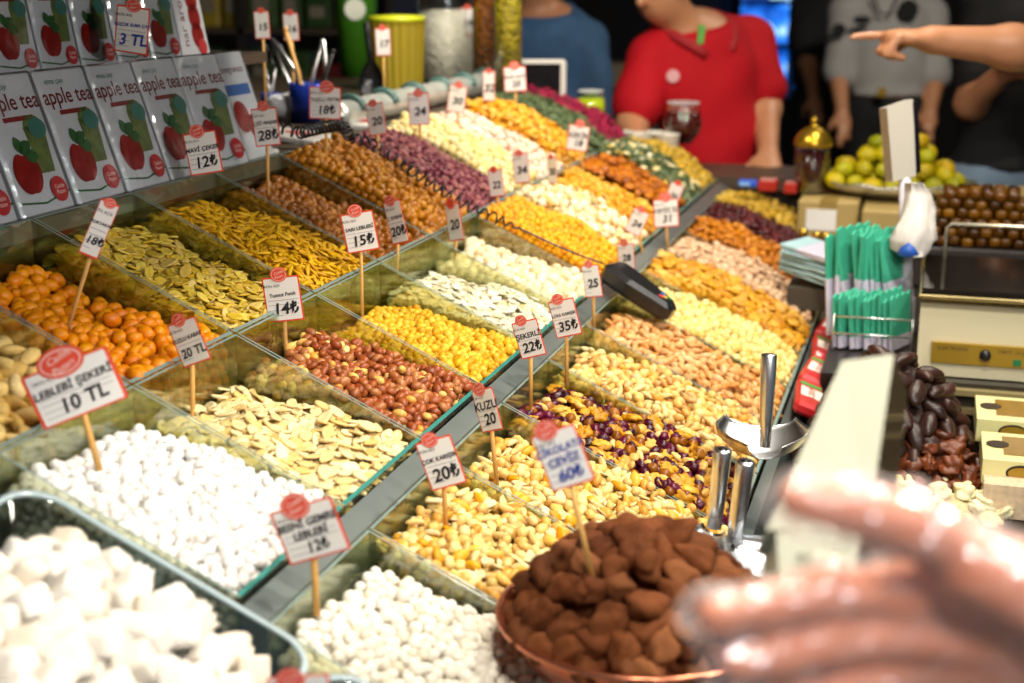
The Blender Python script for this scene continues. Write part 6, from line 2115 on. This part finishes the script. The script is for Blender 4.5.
B(1, 1, [('dark_cranberry', 'dark red dried cranberry', 'fruit', 'raisin', 0.0102, 6, M['cranberry']), ('mixed_walnut_half', 'golden walnut half', 'nut', 'walnut', 0.0135, 1.6, M['walnut']), ('mixed_brown_hazelnut', 'brown hazelnut', 'nut', 'hazelnut', 0.0078, 3, M['hazel']), ('mixed_yellow_almond', 'yellow almond', 'nut', 'almond', 0.0112, 2, M['peanut'])], (-0.032, 0.0, 0.0), 'in the dark cranberry mix', step=0.0135, where='holding the dark cranberry and walnut mix')
B(1, 2, [('luxury_mix_peanut', 'tan peanut', 'nut', 'peanut', 0.0092, 4, M['peanut']), ('luxury_mix_cashew', 'pale cashew', 'nut', 'cashew', 0.0118, 3, M['kernelbeige']), ('luxury_mix_hazelnut', 'blanched hazelnut', 'nut', 'hazelnut', 0.0078, 2, M['palepea']), ('luxury_mix_almond', 'pinkish brown almond', 'nut', 'almond', 0.0115, 2, M['almondpink'])], (-0.03, 0.002, 0.002), 'in the mix right of the cranberries', step=0.0132, where='holding a pale nut mix right of the cranberry mix')
B(1, 3, [('salted_almond', 'pinkish tan salted almond', 'nut', 'almond', 0.0118, 1, M['almondpink'])], (-0.025, 0.002, 0.0), 'in the bin left of the black handset', step=0.0138, where='holding pinkish salted almonds left of the handset')
B(1, 4, [('blanched_hazelnut', 'pale yellow blanched hazelnut', 'nut', 'hazelnut', 0.0078, 1, M['palepea'])], (-0.02, 0.008, 0.002), 'between the almonds and walnuts', step=0.0122, where='holding pale blanched hazelnuts right of the handset')
B(1, 5, [('walnut_half', 'golden brown walnut half', 'nut', 'walnut', 0.0145, 1, M['walnut'])], (-0.005, 0.018, 0.006), 'in the walnut bin', step=0.0170, where='holding golden walnut halves')
B(1, 6, [('shelled_pistachio', 'pinkish grey pistachio in shell', 'nut', 'pistachio', 0.0098, 1, M['pist'])], (-0.005, 0.018, 0.006), 'between walnuts and brown almonds', step=0.0138, cap=260, where='holding pinkish pistachios beyond the walnuts')
B(1, 7, [('brown_almond', 'orange brown raw almond', 'nut', 'almond', 0.0128, 1, M['almond'])], (0.0, 0.024, 0.006), 'beyond the pinkish pistachios', step=0.0150, cap=240, where='holding raw brown almonds beyond the pistachios')
B(1, 8, [('black_raisin', 'black red dried raisin', 'fruit', 'raisin', 0.0110, 1, M['darkraisin'])], (0.0, 0.026, 0.006), 'beyond the brown almonds', step=0.0145, cap=220, where='holding black raisins beyond the brown almonds')
B(1, 9, [('golden_raisin', 'golden green dried raisin', 'fruit', 'raisin', 0.0115, 1, M['goldraisin'])], (0.0, 0.03, 0.006), 'at the far end of the front row', step=0.0150, cap=200, where='holding golden raisins beside the cardboard boxes')
COLS = {'white_sugar': ['e9e5dc', 'd8d2c6']}
for a, kw in BINS:
    kw = dict(kw)
    glass_bin(a[0], a[1], kw.pop('where'))
    bc = []
    for kd in a[2]:
        cr = [n for n in kd[6].node_tree.nodes if n.type == 'VALTORGB'][0].color_ramp
        for e in cr.color_ramp.elements if hasattr(cr, 'color_ramp') else cr.elements:
            c = e.color
            bc.append([12.92 * x if x <= 0.0031308 else 1.055 * x ** (1 / 2.4) - 0.055 for x in c[:3]])
    bc = [bc[int(i)] for i in np.linspace(0, len(bc) - 1, min(6, len(bc)))]
    d = abs(a[1]) if a[1] > 0 else 0
    fill_bin(a[0], a[1], a[2], a[3], a[4], bedcol=bc, res=(10, 7) if a[1] < 4 else (8, 6), **kw)
